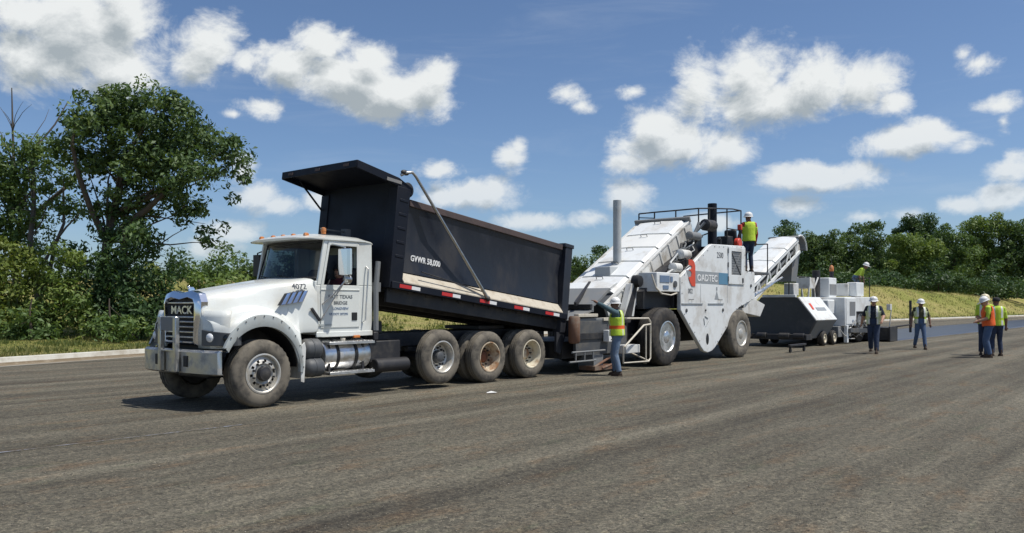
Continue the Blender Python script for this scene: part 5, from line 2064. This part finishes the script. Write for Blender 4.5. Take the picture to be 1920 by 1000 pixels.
# access step frame of pale tube
mb = MB()
yq = -.72
mb.tube([(9.40, yq, .60), (9.62, yq, .72), (10.30, yq, 1.10), (10.62, yq, 1.12)], .024, 8)
mb.tube([(9.35, yq, .62), (9.36, yq, .22), (10.52, yq, .20), (10.62, yq, .28), (10.62, yq, 1.18), (10.52, yq, 1.27), (9.5, yq, 1.28)], .022, 8)
mb.tube([(10.40, yq, .20), (10.40, yq, 1.10)], .018, 8)
mb.tube([(9.5, yq, 1.28), (9.5, -.2, 1.28)], .02, 8)
mb.tube([(10.5, yq, .22), (10.5, -.2, .4)], .02, 8)
mb.build('step_frame', 'beige_rail', mtv, smooth=50)
mb = MB()
mb.box(9.75, 10.4, -.55, -.25, .42, .62)
mb.build('step_tread', 'dirty_white', mtv, bevel=.01)

# --- rear discharge conveyor
RA = math.atan2(2.35, 5.3)
RO = Vector((18.3, 0, 1.15))
rc, rs2 = math.cos(RA), math.sin(RA)


def rmap(p): return Vector((RO.x + p[0] * rc - p[2] * rs2, p[1], RO.z + p[0] * rs2 + p[2] * rc))


for y in (.55, 1.62):
    mb = MB()
    mb.box(0, 6.3, y, y + .06, -.12, -.02)
    mb.box(0, 6.3, y, y + .06, .34, .46)
    for k in range(12):
        mb.beam((.3 + k * .5, y + .03, -.05), (.3 + (k + .5 * (1 if k % 2 else -1)) * .5 + .25, y + .03, .38), .05, .03, up=(0, 1, 0))
    mb.mapped(rmap).build('conveyor_beam', 'white_machine', mtv)
mb = MB()
mb.box(.2, 6.2, .66, 1.58, .02, .12)
mb.mapped(rmap).build('conveyor_bed', 'mid_grey', mtv)
for k in range(4):
    a = 1.3 + k * 1.25
    mb = MB()
    mb.loft([[(x, .52, .47), (x, .62, .56), (x, 1.13, .60), (x, 1.60, .56), (x, 1.70, .47)] for x in (a, a + 1.19)])
    mb.mapped(rmap).build('cover_panel', 'white_machine', mtv, bevel=.01)
# rounded discharge hood with open side
mb = MB()
arc = [(6.2 + .62 * math.sin(t), .0 + .58 * math.cos(t)) for t in [math.pi * .62 * i / 12 for i in range(13)]]
for i in range(12):
    pass
vs = [(x, .52, z) for x, z in arc] + [(x, 1.70, z) for x, z in arc]
mb.add(vs, [(i, i + 1, 14 + i, 13 + i) for i in range(12)])
o = mb.mapped(rmap).build('discharge_hood', 'mid_grey', mtv, smooth=60)
md = o.modifiers.new('t', 'SOLIDIFY'); md.thickness = .03
mb = MB()
mb.tube([rmap((x, .50, z)) for x, z in arc], .035, 8)
mb.build('hood_rim', 'white_machine', mtv, smooth=60)
mb = MB()
mb.lathe([(0, 0), (.24, 0), (.24, 1.0), (0, 1.0)], (6.2, .6, .08), 'y', 20, caps=False)
mb.mapped(rmap).build('head_drum', 'dirty_white', mtv)
# drop chute
e_ = rmap((6.3, 0, 0))
mb = MB()
mb.loft([[(e_.x + dx * k, MC + dy * k, z) for dx, dy in ((-.35, -.55), (.55, -.55), (.55, .55), (-.35, .55))] for z, k in ((e_.z + .05, .8), (2.5, .6))])
mb.build('drop_chute', 'mid_grey', mtv)
# mechanism between rear wheel and conveyor foot
mb = MB()
mb.prism([(17.0, 1.4), (18.9, 1.2), (19.3, 1.6), (17.6, 2.0)], -.05, 1.9)
mb.build('swing_frame', 'dirty_white', mtv, bevel=.02)
mb = MB()
mb.tube([(17.7, -.1, 1.75), (21.2, .5, 2.35)], .06, 10)
mb.tube([(21.2, .5, 2.35), (22.2, .52, 2.6)], .035, 8)
mb.build('lift_cylinder', 'aluminium', mtv)
mb = MB()
mb.tube([(18.6, .3, 1.2), (18.6, .3, 2.58)], .05, 8)
mb.tube([(17.5, .3, 1.6), (17.5, .3, 2.58)], .05, 8)
mb.tube([(18.85, -.32, 2.66), (18.85, -.32, 3.6)], .02, 8)
mb.tube([(18.85, -.32, 3.6), (18.85, .7, 3.6), (18.85, .7, 2.66)], .02, 8)
mb.build('platform_post', 'black_steel', mtv)

# ================================================================== small black two-legged ski
sk = bpy.data.objects.new('grade_ski', None)
COL.objects.link(sk)
sk.location = W(20.3, -.76, 0); sk.rotation_euler = (0, 0, ANG)
mb = MB()
mb.box(-.72, .72, -.05, .05, .20, .27)
mb.build('crossbar', 'black_steel', sk, bevel=.01)
for x in (-.62, .62):
    mb = MB()
    mb.box(x - .03, x + .03, -.03, .03, .06, .21)
    mb.lathe([(.0, -.03), (.065, -.03), (.065, .03), (.0, .03)], (x, 0, .066), 'y', 14, caps=False)
    mb.build('caster', 'rubber_black', sk)
tag(sk, 'small black bar on two casters on the road beside the rear wheel', 'grade ski')

# ================================================================== PAVER
mat('hopper_black', (.05, .053, .058), .34, dirt=(.12, .11, .10), amt=.8, scale=1.2, bump=.012, bscale=1.8)
pv = frame_empty('asphalt_paver')
tag(pv, 'white asphalt paver with black hopper and tilted white wing under the conveyor', 'paver')
PC = 1.2


def pm(y): return 2 * PC - y


# hopper: dark front, folding wings
for f, lb in (((lambda y: y), 'near wing tilted up, white with red mark'), (pm, None)):
    mb = MB()
    mb.prism([(f(.50), 1.88), (f(.46), 1.90), (f(-.23), 1.02), (f(-.20), .98), (f(-.15), 1.02)], 23.65, 25.95, 'x')
    o = mb.build('hopper_wing', 'white_machine', pv, bevel=.012)
    if lb: o['label'] = lb
    mb = MB()
    mb.prism([(f(-.21), 1.0), (f(-.17), .97), (f(.15), .30), (f(.20), .32)], 23.75, 25.9, 'x')
    mb.build('hopper_side', 'mid_grey', pv, bevel=.012)
    if lb:
        def wing(x, y, z):     # up the sloping wing
            return (x, -.238 + (y) * .617 - .8 * z, 1.02 + y * .787 + .6 * z)
        mb = MB()
        mb.add([wing(24.05, .50, .006), wing(24.26, .50, .006), wing(24.34, .80, .006), wing(24.12, .80, .006)], [(0, 1, 2, 3)])
        mb.add([wing(24.5, .45, .006), wing(25.5, .45, .006), wing(25.5, .60, .006), wing(24.5, .60, .006)], [(0, 1, 2, 3)], 1)
        mb.build('emblem', ['logo_red', 'logo_grey'], o, smooth=0)
mb = MB()
mb.prism([(.47, 1.88), (pm(.47), 1.88), (pm(-.22), 1.0), (pm(.15), .28), (.15, .28), (-.22, 1.0)], 23.60, 23.68, 'x')
mb.build('hopper_front', 'hopper_black', pv, bevel=.02)
mb = MB()
mb.box(23.55, 23.72, .55, pm(.55), 1.88, 1.98)
mb.build('hopper_lip', 'white_machine', pv, bevel=.01)
mb = MB()
mb.box(22.95, 23.55, -.1, pm(-.1), .28, .48)
for y in (.2, .75, pm(.75), pm(.2)):
    mb.lathe([(0, -.2), (.12, -.2), (.12, .2), (0, .2)], (23.0, y, .42), 'y', 14, caps=False)
mb.build('push_bar', 'black_steel', pv, bevel=.01)
mb = MB()
mb.box(23.7, 30.0, .35, pm(.35), .35, .95)
mb.build('chassis', 'black_steel', pv, bevel=.02)
# small twin steering wheels, big drive wheel
ty_s = make_tyre(.29, .26, .16, 'rubber', 40, .004)
rim_s = dish_rim(.16, .05, ['rim_tan', 'rim_tan', 'rust'], False, .05)
ty_d = make_tyre(.78, .5, .42, 'rubber', 56, .03)
rim_d = mtv_rim(.42, ['mid_grey', 'dark_grey'])
for x in (24.95, 26.05):
    put_wheel(pv, rim_s, ty_s, x, -.10, .29)
    put_wheel(pv, rim_s, ty_s, x, pm(-.10), .29, True)
put_wheel(pv, rim_d, ty_d, 29.2, -.12, .78)
put_wheel(pv, rim_d, ty_d, 29.2, pm(-.12), .78, True)
# engine body
mb = MB()
mb.box(26.95, 28.35, -.20, pm(-.20), .72, 1.90)
bd = mb.build('engine_body', 'white_machine', pv, bevel=.03)
mb = MB()
mb.box(26.6, 28.2, -.05, pm(-.05), .28, .72)
mb.build('lower_body', 'mid_grey', pv, bevel=.02)
mb = MB()
mb.box(27.05, 28.3, -.225, -.202, .80, 1.86)
pn = mb.build('side_door', 'white_machine', bd, bevel=.01)
mb = MB()
mb.box(27.45, 28.15, -.235, -.226, 1.15, 1.72)
mb.build('vent_mesh', 'mid_grey', pn)
mb = MB()
mb.lathe([(.06, 0), (.06, -.015)], (27.85, -.226, .92), 'y', 14)
mb.build('door_emblem', 'letter_blue', pn)
mb = MB()
mb.box(27.10, 27.28, -.24, -.10, .05, .75)
mb.build('ladder_rail', 'white_machine', pv, bevel=.01)
mb = MB()
mb.box(28.4, 30.4, -.18, pm(-.18), 1.30, 1.92)
mb.build('operator_deck', 'white_machine', pv, bevel=.02)
# upper gear
mb = MB()
mb.box(26.2, 26.95, .2, pm(.2), 1.2, 1.80)
mb.build('hood_slope', 'white_machine', bd, bevel=.05)
for (x0, x1, y0, y1, z0, z1, mt, nm) in ((24.7, 25.25, 1.05, 1.45, 1.95, 2.45, 'dirty_white', 'control_box'), (27.3, 28.2, .55, 1.3, 1.90, 2.72, 'white_machine', 'air_intake_box'),
                                         (28.9, 29.9, -.05, .35, 1.95, 2.55, 'white_machine', 'console'), (28.75, 28.95, .25, .75, 1.95, 2.5, 'dirty_white', 'console'), (29.6, 30.3, .3, .8, 2.15, 2.35, 'rubber_black', 'operator_seat')):
    mb = MB()
    mb.box(x0, x1, y0, y1, z0, z1)
    mb.build(nm, mt, pv, bevel=.03)
mb = MB()
mb.box(27.35, 28.15, .535, .548, 2.0, 2.45)
mb.build('intake_grille', 'mid_grey', pv)
mb = MB()
for x in (25.4, 26.3):
    for y in (.75, 1.25):
        mb.tube([(x, y, 1.6), (x + (.15 if x < 26 else -.2), y, 2.25), (x + .25, y, 2.7)], .035, 6)
mb.box(25.55, 26.1, .72, 1.28, 2.25, 2.68)
mb.build('frame_guard', 'dirty_white', pv)
mb = MB()
mb.lathe([(.16, 1.8), (.16, 3.0), (.14, 3.01), (.13, 2.9)], (26.9, .95, 0), 'z', 18)
mb.build('exhaust_stack', 'black_steel', pv, smooth=40)
mb = MB()
mb.tube([(29.2, 1.1, 1.9), (29.2, 1.1, 3.05)], .09, 10)
mb.build('mast', 'black_steel', pv)
mb = MB()
mb.lathe([(.09, 3.05), (.10, 3.12), (.08, 3.27), (.02, 3.32)], (29.2, 1.1, 0), 'z', 14)
mb.build('beacon', 'amber', pv, smooth=50)
mb = MB()
mb.tube([(29.2, 1.1, 3.32), (29.2, 1.1, 3.6)], .015, 6)
mb.build('antenna', 'black_steel', pv)
mb = MB()
mb.tube([(24.6, 1.2, 1.9), (24.6, 1.2, 2.9)], .025, 6)
mb.build('antenna', 'black_steel', pv)
# tow arm, screed with end gate, sensor arm
mb = MB()
for y in (-.30, pm(-.30)):
    mb = MB()
    mb.beam((27.2, y, .55), (30.6, y, .45), .10, .18)
    mb.build('tow_arm', 'dark_grey', pv, bevel=.01)
mb = MB()
mb.box(30.0, 31.0, -1.05, pm(-1.3), .06, .62)
mb.box(30.9, 31.4, -.6, pm(-.6), .55, .62)
mb.build('screed', 'black_steel', pv, bevel=.02)
mb = MB()
mb.box(29.9, 31.0, -1.13, -1.06, .02, .66)
mb.build('end_gate', 'black_steel', pv, bevel=.01)
mb = MB()
mb.tube([(30.9, -1.1, .64), (31.6, -1.50, .72)], .035, 8)
mb.tube([(31.6, -1.50, .38), (31.6, -1.50, 1.78)], .055, 8)
mb.build('sensor_arm', 'black_steel', pv)

# rails, levers and hoses that clutter the paver
mb = MB()
for x in (28.5, 29.4, 30.3):
    mb.tube([(x, pm(-.1), 1.92), (x, pm(-.1), 2.85)], .022, 6)
mb.tube([(28.5, pm(-.1), 2.85), (30.3, pm(-.1), 2.85)], .022, 6)
mb.tube([(28.5, pm(-.1), 2.4), (30.3, pm(-.1), 2.4)], .018, 6)
mb.build('handrail', 'black_steel', pv)
mb = MB()
mb.tube([(30.35, -.15, 1.92), (30.35, -.15, 2.75), (30.35, .6, 2.78), (30.35, .6, 1.92)], .022, 6)
mb.build('handrail', 'black_steel', pv)
for k in range(10):
    mb = MB()
    x0 = random.uniform(26.2, 29.6)
    pts = [(x0, random.uniform(-.24, -.15), random.uniform(.4, .9))]
    for j in range(4):
        p = pts[-1]
        pts.append((p[0] + random.uniform(.1, .45), random.uniform(-.34, -.16), max(.2, p[2] + random.uniform(-.25, .2))))
    mb.tube(pts, random.choice([.02, .03]), 6)
    mb.build('hydraulic_hose', random.choice(['rubber_black', 'mid_grey', 'dirty_white']), pv, smooth=60)
for x, y, z in ((29.1, .05, 2.57), (29.45, .1, 2.57), (29.7, .2, 2.57)):
    mb = MB()
    mb.tube([(x, y, z - .04), (x + .03, y, z + .12)], .012, 6)
    mb.ball((x + .03, y, z + .14), .028, 8, 6)
    mb.build('lever', 'rubber_black', pv)
mb = MB()
mb.lathe([(.0, -.9), (.17, -.9), (.17, .9), (0, .9)], (29.75, PC, .36), 'y', 16, caps=False)
for k in range(14):
    mb.lathe([(.05, -.02), (.26, -.01), (.26, .01), (.05, .02)], (29.75, PC - .9 + k * .138, .36), 'y', 16, caps=False)
mb.build('auger', 'dark_grey', pv)
mb = MB()
mb.tube([(30.6, -.9, .62), (30.7, -.95, 1.35), (30.45, -.95, 1.45)], .025, 6)
mb.box(30.3, 30.55, -1.02, -.86, 1.36, 1.62)
mb.build('screed_control', 'dirty_white', pv, bevel=.01)

# ================================================================== PEOPLE
def seg_dist(P, a, b):
    ab = b - a
    t = np.clip(((P - a) @ ab) / (ab @ ab + 1e-9), 0, 1)
    return np.linalg.norm(P - (a + t[:, None] * ab), axis=1)


def ik_knee(hip, ank, l1, l2, fwd):
    d = ank - hip
    L = min(d.length, (l1 + l2) * .999)
    u = d.normalized()
    a = (l1 * l1 - l2 * l2 + L * L) / (2 * L)
    h = math.sqrt(max(0, l1 * l1 - a * a))
    f = (fwd - u * fwd.dot(u)).normalized()
    return hip + u * a + f * h


def person(label, pos, face, outfit, lean=0.0, roll=0.0, feet=((.0, .10), (.0, -.10)), lift=((0, 0)), arms=None, head=(0, 0), height=1.76, hips=.965, vest=True, curl=.5, sit=None, girth=1.12):
    """face: heading in radians; arms: ((upper dir),(fore dir)) left, right in body frame (x forward, y left)"""
    k = height / 1.795
    pel = Vector((0, 0, hips))
    Rt = Matrix.Rotation(lean, 3, 'Y') @ Matrix.Rotation(roll, 3, 'X')
    def up(x, y, z): return pel + Rt @ Vector((x, y, z - .93))
    waist, chest, neck = up(0, 0, 1.10), up(.01, 0, 1.30), up(-.01, 0, 1.50)
    Rh = Rt @ Matrix.Rotation(head[0], 3, 'Z') @ Matrix.Rotation(head[1], 3, 'Y')
    hc = neck + Rt @ Vector((.01, 0, .03)) + Rh @ Vector((.025, 0, .10))
    sh = [up(-.01, .185, 1.425), up(-.01, -.185, 1.425)]
    mb = MB()
    def ring(c, M, rx, ry, n=14):
        rx, ry = rx * girth, ry * (1 + (girth - 1) * .6)
        return [c + M @ Vector((rx * math.cos(t), ry * math.sin(t), 0)) for t in [2 * math.pi * i / n for i in range(n)]]
    I3 = Matrix.Identity(3)
    tor = [(pel + Vector((0, 0, -.10)), I3, .09, .13), (pel + Vector((0, 0, -.02)), I3, .125, .17), (up(0, 0, 1.02), Rt, .122, .165), (waist, Rt, .118, .158), (up(.005, 0, 1.20), Rt, .122, .168),
           (chest, Rt, .125, .185), (up(0, 0, 1.39), Rt, .108, .195), (up(-.01, 0, 1.45), Rt, .085, .155), (up(-.01, 0, 1.49), Rt, .062, .075), (neck + Rt @ Vector((0, 0, .06)), Rt, .052, .054)]
    mb.loft([ring(*q) for q in tor])
    # head
    def hp(x, y, z): return hc + Rh @ Vector((x, y, z))
    hd = []
    for z, rx, ry, ox in ((-.115, .045, .04, .03), (-.10, .065, .055, .025), (-.06, .085, .066, .012), (0, .098, .076, 0), (.05, .100, .078, -.004), (.09, .085, .068, -.006), (.115, .05, .04, -.006)):
        hd.append([hp(ox + rx * math.cos(t), ry * math.sin(t), z) for t in [2 * math.pi * i / 14 for i in range(14)]])
    mb.loft(hd)
    mb.tube([neck + Rt @ Vector((0, 0, -.03)), hp(-.01, 0, -.06)], .054, 10)
    nose = MB()
    nose.loft([[hp(.085, -.012, .03), hp(.085, .012, .03), hp(.10, 0, .028)], [hp(.085, -.02, -.03), hp(.085, .02, -.03), hp(.124, 0, -.026)], [hp(.085, -.012, -.042), hp(.085, .012, -.042), hp(.10, 0, -.044)]])
    for sg in (-1, 1):
        nose.ball(hp(-.005, sg * .082, -.005), (.025, .012, .032), 8, 6)
    eyes = MB()
    for sg in (-1, 1):
        eyes.ball(hp(.088, sg * .032, .012), (.014, .017, .009), 8, 6)
    eyes.ball(hp(.092, 0, -.068), (.012, .026, .006), 8, 6)
    # arms
    arms = arms or (((0, .25, -1), (.25, .1, -1)), ((0, -.25, -1), (.25, -.1, -1)))
    segs = []
    hands = []
    for i in (0, 1):
        ud = (Rt @ Vector(arms[i][0])).normalized(); fd = (Rt @ Vector(arms[i][1])).normalized()
        el = sh[i] + ud * .295
        wr = el + fd * .255
        mb.tube([sh[i] + Rt @ Vector((0, -.05 if i == 0 else .05, .01)), sh[i], sh[i].lerp(el, .5), el, el.lerp(wr, .35), wr], [x * girth for x in (.058, .062, .055, .046, .044, .031)], 10)
        pal = wr + fd * .085
        mb.tube([wr, wr + fd * .04, pal, pal + fd * .01], [.028, .036, .036, .028], 8)
        hands.append((wr, pal, fd, i))
        segs.append((sh[i], el, 'shirt')); segs.append((el, wr, 'fore')); segs.append((wr, pal + fd * .05, 'skin'))
    # legs
    bootp = []
    for i in (0, 1):
        hipj = pel + Vector((0, .085 if i == 0 else -.085, -.03))
        if sit:
            kn, an = hipj + Vector(sit[0]), hipj + Vector(sit[0]) + Vector(sit[1])
        else:
            an = Vector((feet[i][0], feet[i][1], .10 + (lift[i] if isinstance(lift[i], (int, float)) else 0)))
            kn = ik_knee(hipj, an, .43, .42, Vector((1, 0, 0)))
        mb.tube([hipj + Vector((0, 0, .05)), hipj, hipj.lerp(kn, .5), kn, kn.lerp(an, .35), an], [x * girth for x in (.082, .090, .080, .064, .064, .056)], 10)
        segs.append((hipj, kn, 'pants')); segs.append((kn, an, 'pants'))
        bootp.append((an, kn))
    tmp = bpy.data.objects.new('tmp', mb.mesh('tmp', 'skin', 0))
    COL.objects.link(tmp)
    rm_ = tmp.modifiers.new('r', 'REMESH'); rm_.mode = 'VOXEL'; rm_.voxel_size = .017
    sm = tmp.modifiers.new('s', 'SMOOTH'); sm.iterations = 4; sm.factor = .5
    dg = bpy.context.evaluated_depsgraph_get()
    me = bpy.data.meshes.new_from_object(tmp.evaluated_get(dg))
    bpy.data.objects.remove(tmp)
    bm = bmesh.new(); bm.from_mesh(me)
    bm.verts.ensure_lookup_table()
    nf0 = len(bm.faces)
    # fingers rooted in the palms, nose, ears, eyes
    fg = MB()
    for wr, pal, fd, i in hands:
        side = fd.cross(Vector((0, 0, 1)))
        if side.length < .1: side = Vector((0, 1 if i == 0 else -1, 0)).cross(fd)
        if side.length < .1: side = Vector((1, 0, 0))
        side.normalize()
        dn = side.cross(fd).normalized() * (1 if i else -1)
        for j, (o_, L) in enumerate(((-.028, .060), (-.010, .072), (.010, .070), (.028, .055))):
            a = pal + side * o_
            b = a + fd * L * .55 + dn * L * .15 * curl
            c = b + fd * L * .45 * (1 - curl * .5) + dn * L * .45 * curl
            fg.tube([a - fd * .02, a, b, c], [.010, .0095, .009, .007], 6)
        a = wr + fd * .035 + side * .03
        fg.tube([a - side * .015, a + side * .018 + fd * .022, a + side * .026 + fd * .058], [.012, .011, .008], 6)
    def joinmb(m, mi):
        vs = [bm.verts.new(p) for p in m.v]
        out = []
        for f in m.f:
            try:
                ff = bm.faces.new([vs[q] for q in f]); ff.material_index = mi; out.append(ff)
            except ValueError: pass
    joinmb(fg, 0); joinmb(nose, 0); joinmb(eyes, 4)
    for an, kn in bootp:
        bt = MB()
        fwd = Vector((1, 0, 0))
        bx_, by_ = an.x, an.y
        zl = an.z - .10
        bt.loft([[Vector((bx_ + x, by_ + y, zl + z)) for x, y in ((-.075, -.042), (.02, -.046), (.13, -.048), (.185, -.028), (.185, .028), (.13, .048), (.02, .046), (-.075, .042))] for z in (0.0, .028)])
        bt.loft([[Vector((bx_ + x * sx + ox, by_ + y * sx, zl + z)) for x, y in ((-.07, -.038), (.02, -.042), (.12, -.044), (.17, -.022), (.17, .022), (.12, .044), (.02, .042), (-.07, .038))] for z, sx, ox in ((.026, 1, 0), (.06, .97, 0), (.09, .62, -.012), (.17, .60, -.014), (.20, .60, -.014))])
        joinmb(bt, 3)
    bm.normal_update()
    bm.faces.ensure_lookup_table()
    P = np.array([f.calc_center_median() for f in bm.faces[:nf0]])
    names = []
    D = []
    for a, b, nm in segs + [(pel + Vector((0, 0, -.05)), waist - Vector((0, 0, .04)), 'pants'), (waist, neck - Rt @ Vector((0, 0, .05)), 'shirt'), (hc - Rh @ Vector((0, 0, .10)), hc, 'skin'), (neck, hc, 'skin')]:
        w = {'pants': .0, 'shirt': .0, 'fore': 0, 'skin': 0}[nm]
        rad = .15 if (nm in ('pants', 'shirt') and (a - pel).length < .25 or nm == 'shirt' and a == waist) else .05
        if nm == 'skin' and (a - neck).length < .12: rad = .12
        D.append(seg_dist(P, np.array(a), np.array(b)) - rad)
        names.append(nm)
    best = np.argmin(np.array(D), 0)
    idx = {'skin': 0, 'shirt': 1, 'pants': 2, 'fore': 1 if outfit.get('long') else 0}
    for f, b in zip(bm.faces[:nf0], best):
        f.material_index = idx[names[b]]
    body = bpy.data.meshes.new('person')
    # vest: torso faces lifted off the shirt
    tor_i = [i for i, nm in enumerate(names) if nm == 'shirt']
    Rinv = Rt.transposed()
    vest_me = None
    if vest:
        vb, vs_ = MB(), MB()
        loc = [Rinv @ (Vector(p) - pel) for p in P]
        keep = []
        shd = [Rinv @ (x - pel) for x in sh]
        for i in range(nf0):
            l = loc[i]
            if not (-.02 < l.z < .545): continue
            dn_ = min((Vector((l.x, l.y, 0)) - Vector((s_.x, s_.y, 0))).length for s_ in shd)
            if abs(l.y) > .235: continue
            if l.z > .40 and abs(l.y) > .165: continue
            if names[best[i]] in ('fore', 'skin') and l.z < .5: continue
            if names[best[i]] == 'skin': continue
            if outfit.get('open') and l.x > .03 and abs(l.y) < .07 + .02 * (l.z < .2): continue
            keep.append(i)
        used = {}
        for i in keep:
            f = bm.faces[i]
            q = []
            for v in f.verts:
                if v.index not in used:
                    used[v.index] = len(vb.v)
                    vb.v.append(tuple(v.co + v.normal * .022))
                q.append(used[v.index])
            l = loc[i]
            st = (.14 < l.z < .205) or (abs(abs(l.y) - .095) < .025 and l.z > .0)
            vb.f.append(tuple(q)); vb.m.append(1 if .13 < l.z < .215 else 2 if abs(abs(l.y) - .10) < .028 else 0)
        vest_me = vb
    bm.to_mesh(body); bm.free()
    for m_ in (outfit.get('skin', 'skin'), outfit['shirt'], outfit['pants'], 'boot', 'cap_dark'):
        body.materials.append(MATS[m_])
    body.polygons.foreach_set('use_smooth', [True] * len(body.polygons))
    o = link('person', body)
    o.location = pos
    o.rotation_euler = (0, 0, face)
    o.scale = (k, k, k)
    tag(o, label, 'person')
    if vest_me and vest_me.f:
        v = vest_me.build('safety_vest', [outfit['vest'], outfit.get('stripe', 'silver_tape'), outfit.get('bar', 'silver_tape')], o, smooth=60)
        md = v.modifiers.new('t', 'SOLIDIFY'); md.thickness = .008; md.offset = 1
    # hard hat
    mb = MB()
    hm = lambda p: hc + Rh @ (Matrix.Rotation(-.06, 3, 'Y') @ Vector(p) + Vector((0, 0, .035)))
    if outfit.get('hat') == 'cap_dark':
        mb.lathe([(.108, -.01), (.112, .03), (.095, .085), (.05, .11), (.0, .115)], (-.005, 0, 0), 'z', 18, caps=False)
        mb.loft([[(.06, -.07, .0), (.06, .07, .0), (.06, .07, .01), (.06, -.07, .01)], [(.19, -.045, -.015), (.19, .045, -.015), (.19, .045, -.007), (.19, -.045, -.007)]])
        mb.mapped(hm).build('cap', 'cap_dark', o, smooth=50)
    else:
        mb.lathe([(.120, -.008), (.150, -.016), (.152, -.008), (.122, .008), (.124, .04), (.112, .085), (.075, .122), (.03, .136), (0, .138)], (-.008, 0, 0), 'z', 22, caps=False)
        mb.loft([[(.10, -.08, -.005), (.10, .08, -.005), (.10, .08, .01), (.10, -.08, .01)], [(.20, -.05, -.022), (.20, .05, -.022), (.20, .05, -.012), (.20, -.05, -.012)]])
        mb.tube([(-.10, 0, .09), (-.05, 0, .135), (.03, 0, .135), (.09, 0, .09)], .014, 6)
        mb.mapped(hm).build('hard_hat', outfit.get('hat', 'hat_white'), o, smooth=50)
    return o


PI = math.pi
# beside the receiving hopper, arm stretched towards the truck; faces left along the train
person('man in lime vest with orange band pointing at the truck beside the hopper', (2.38, 18.72, 0), R(168),
       dict(shirt='shirt_teal', pants='denim_pale', vest='vest_lime', stripe='vest_orange', bar='vest_pale', skin='skin_dark', long=True, hat='hat_white'),
       lean=.03, girth=1.25, feet=((-.06, .13), (.04, -.12)), arms=(((.62, .55, .42), (1, .35, .62)), ((-.05, -.22, -1), (.45, .1, -.9))), head=(.5, .02), height=1.74)
# on the transfer machine's platform, back to the camera
person('man in lime vest and red sleeves standing on the transfer machine platform', W(18.15, .02, 2.66), R(96),
       dict(shirt='shirt_red', pants='denim_dark', vest='vest_lime', stripe='vest_lime', bar='vest_lime', skin='skin_dark', long=True, hat='hat_white'),
       feet=((-.02, .11), (.03, -.10)), arms=(((.10, .30, -1), (.55, .10, -.8)), ((0, -.20, -1), (.3, .0, -1))), head=(.25, 0), height=1.92)
# leaning on the paver's deck
person('man in lime shirt bending over the paver console', W(30.6, .55, 1.93), R(-35),
       dict(shirt='shirt_lime', pants='denim_pale', vest='vest_lime', skin='skin_dark', hat='hat_white'), lean=.75, hips=.88,
       feet=((-.1, .12), (.1, -.12)), arms=(((.6, .25, -1), (.8, .1, -.6)), ((.5, -.25, -1), (.8, -.1, -.6))), head=(0, -.3), height=1.76, vest=False)
# walking towards the camera
person('stocky man in navy shirt and open vest walking in front of the paver', (11.90, 27.2, 0), R(-118),
       dict(shirt='shirt_navy', pants='denim_dark', vest='vest_pale', stripe='vest_pale', skin='skin', hat='hat_white', open=True),
       lean=.05, girth=1.3, feet=((.22, .10), (-.26, -.10)), lift=(0, .05), arms=(((.35, .45, -1), (.85, -.15, -.55)), ((-.25, -.45, -1), (.05, -.25, -1))), head=(.15, .1), height=1.84)
person('man in olive vest walking beside the upright black sensor pole', (14.62, 29.6, 0), R(-105),
       dict(shirt='shirt_olive', pants='denim', vest='vest_pale', stripe='vest_lime', skin='skin_dark', hat='hat_white', open=True, long=False),
       lean=.04, feet=((.20, .12), (-.24, -.14)), lift=(0, .04), arms=(((.05, .35, -1), (.3, .1, -1)), ((-.05, -.35, -1), (.3, -.1, -1))), head=(.1, .15), height=1.78)
# group of three at the right
person('man in orange vest and lime sleeves looking down, front of the group', (14.42, 25.0, 0), R(155),
       dict(shirt='shirt_lime', pants='denim', vest='vest_orange', stripe='vest_orange', bar='vest_orange', skin='skin', hat='hat_white'),
       lean=.07, girth=1.2, feet=((-.02, .10), (.03, -.11)), arms=(((.15, .15, -1), (1, .1, -.25)), ((.05, -.12, -1), (.8, .3, -.3))), head=(.1, .4), height=1.84)
person('man with cream hard hat half hidden behind the orange vest', (15.02, 26.25, 0), R(-120),
       dict(shirt='shirt_lime', pants='denim_dark', vest='vest_lime', skin='skin', hat='hat_cream'),
       feet=((0, .11), (0, -.11)), arms=(((.1, .08, -1), (.6, -.4, -.5)), ((.1, -.08, -1), (.6, .4, -.5))), height=1.90)
person('man in dark cap and lime vest at the right of the group', (15.10, 25.75, 0), R(75),
       dict(shirt='shirt_lime', pants='denim_dark', vest='vest_lime', stripe='vest_lime', skin='skin_dark', hat='cap_dark'),
       feet=((0, .12), (.02, -.12)), arms=(((0, .12, -1), (.5, -.2, -.8)), ((.0, -.22, -1), (.15, -.05, -1))), head=(.5, 0), height=1.82)
# truck driver with his forearm on the sill
person('truck driver in maroon shirt with a forearm on the open window sill', W(2.02, YC - .45, .62), ANG + PI,
       dict(shirt='shirt_maroon', pants='denim_dark', vest='vest_lime', skin='skin', hat='cap_dark'), vest=False, lean=-.05,
       sit=((.42, .0, .04), (.12, 0, -.42)), arms=(((.35, .75, -.75), (1, .15, .06)), ((.5, -.2, -.8), (.9, .3, .15))), head=(.3, 0), height=1.72)

# litter scrap on the road
mb = MB()
mb.add([(0, 0, .012), (.16, .02, .02), (.19, .10, .014), (.08, .13, .035), (.0, .08, .016)], [(0, 1, 2, 3, 4)])
o = mb.build('paper_scrap', 'letter_white', None, smooth=0)
md = o.modifiers.new('t', 'SOLIDIFY'); md.thickness = .002
o.location = (-.46, 15.0, 0)
tag(o, 'small white paper scrap lying on the road below the dump truck wheels', 'litter')
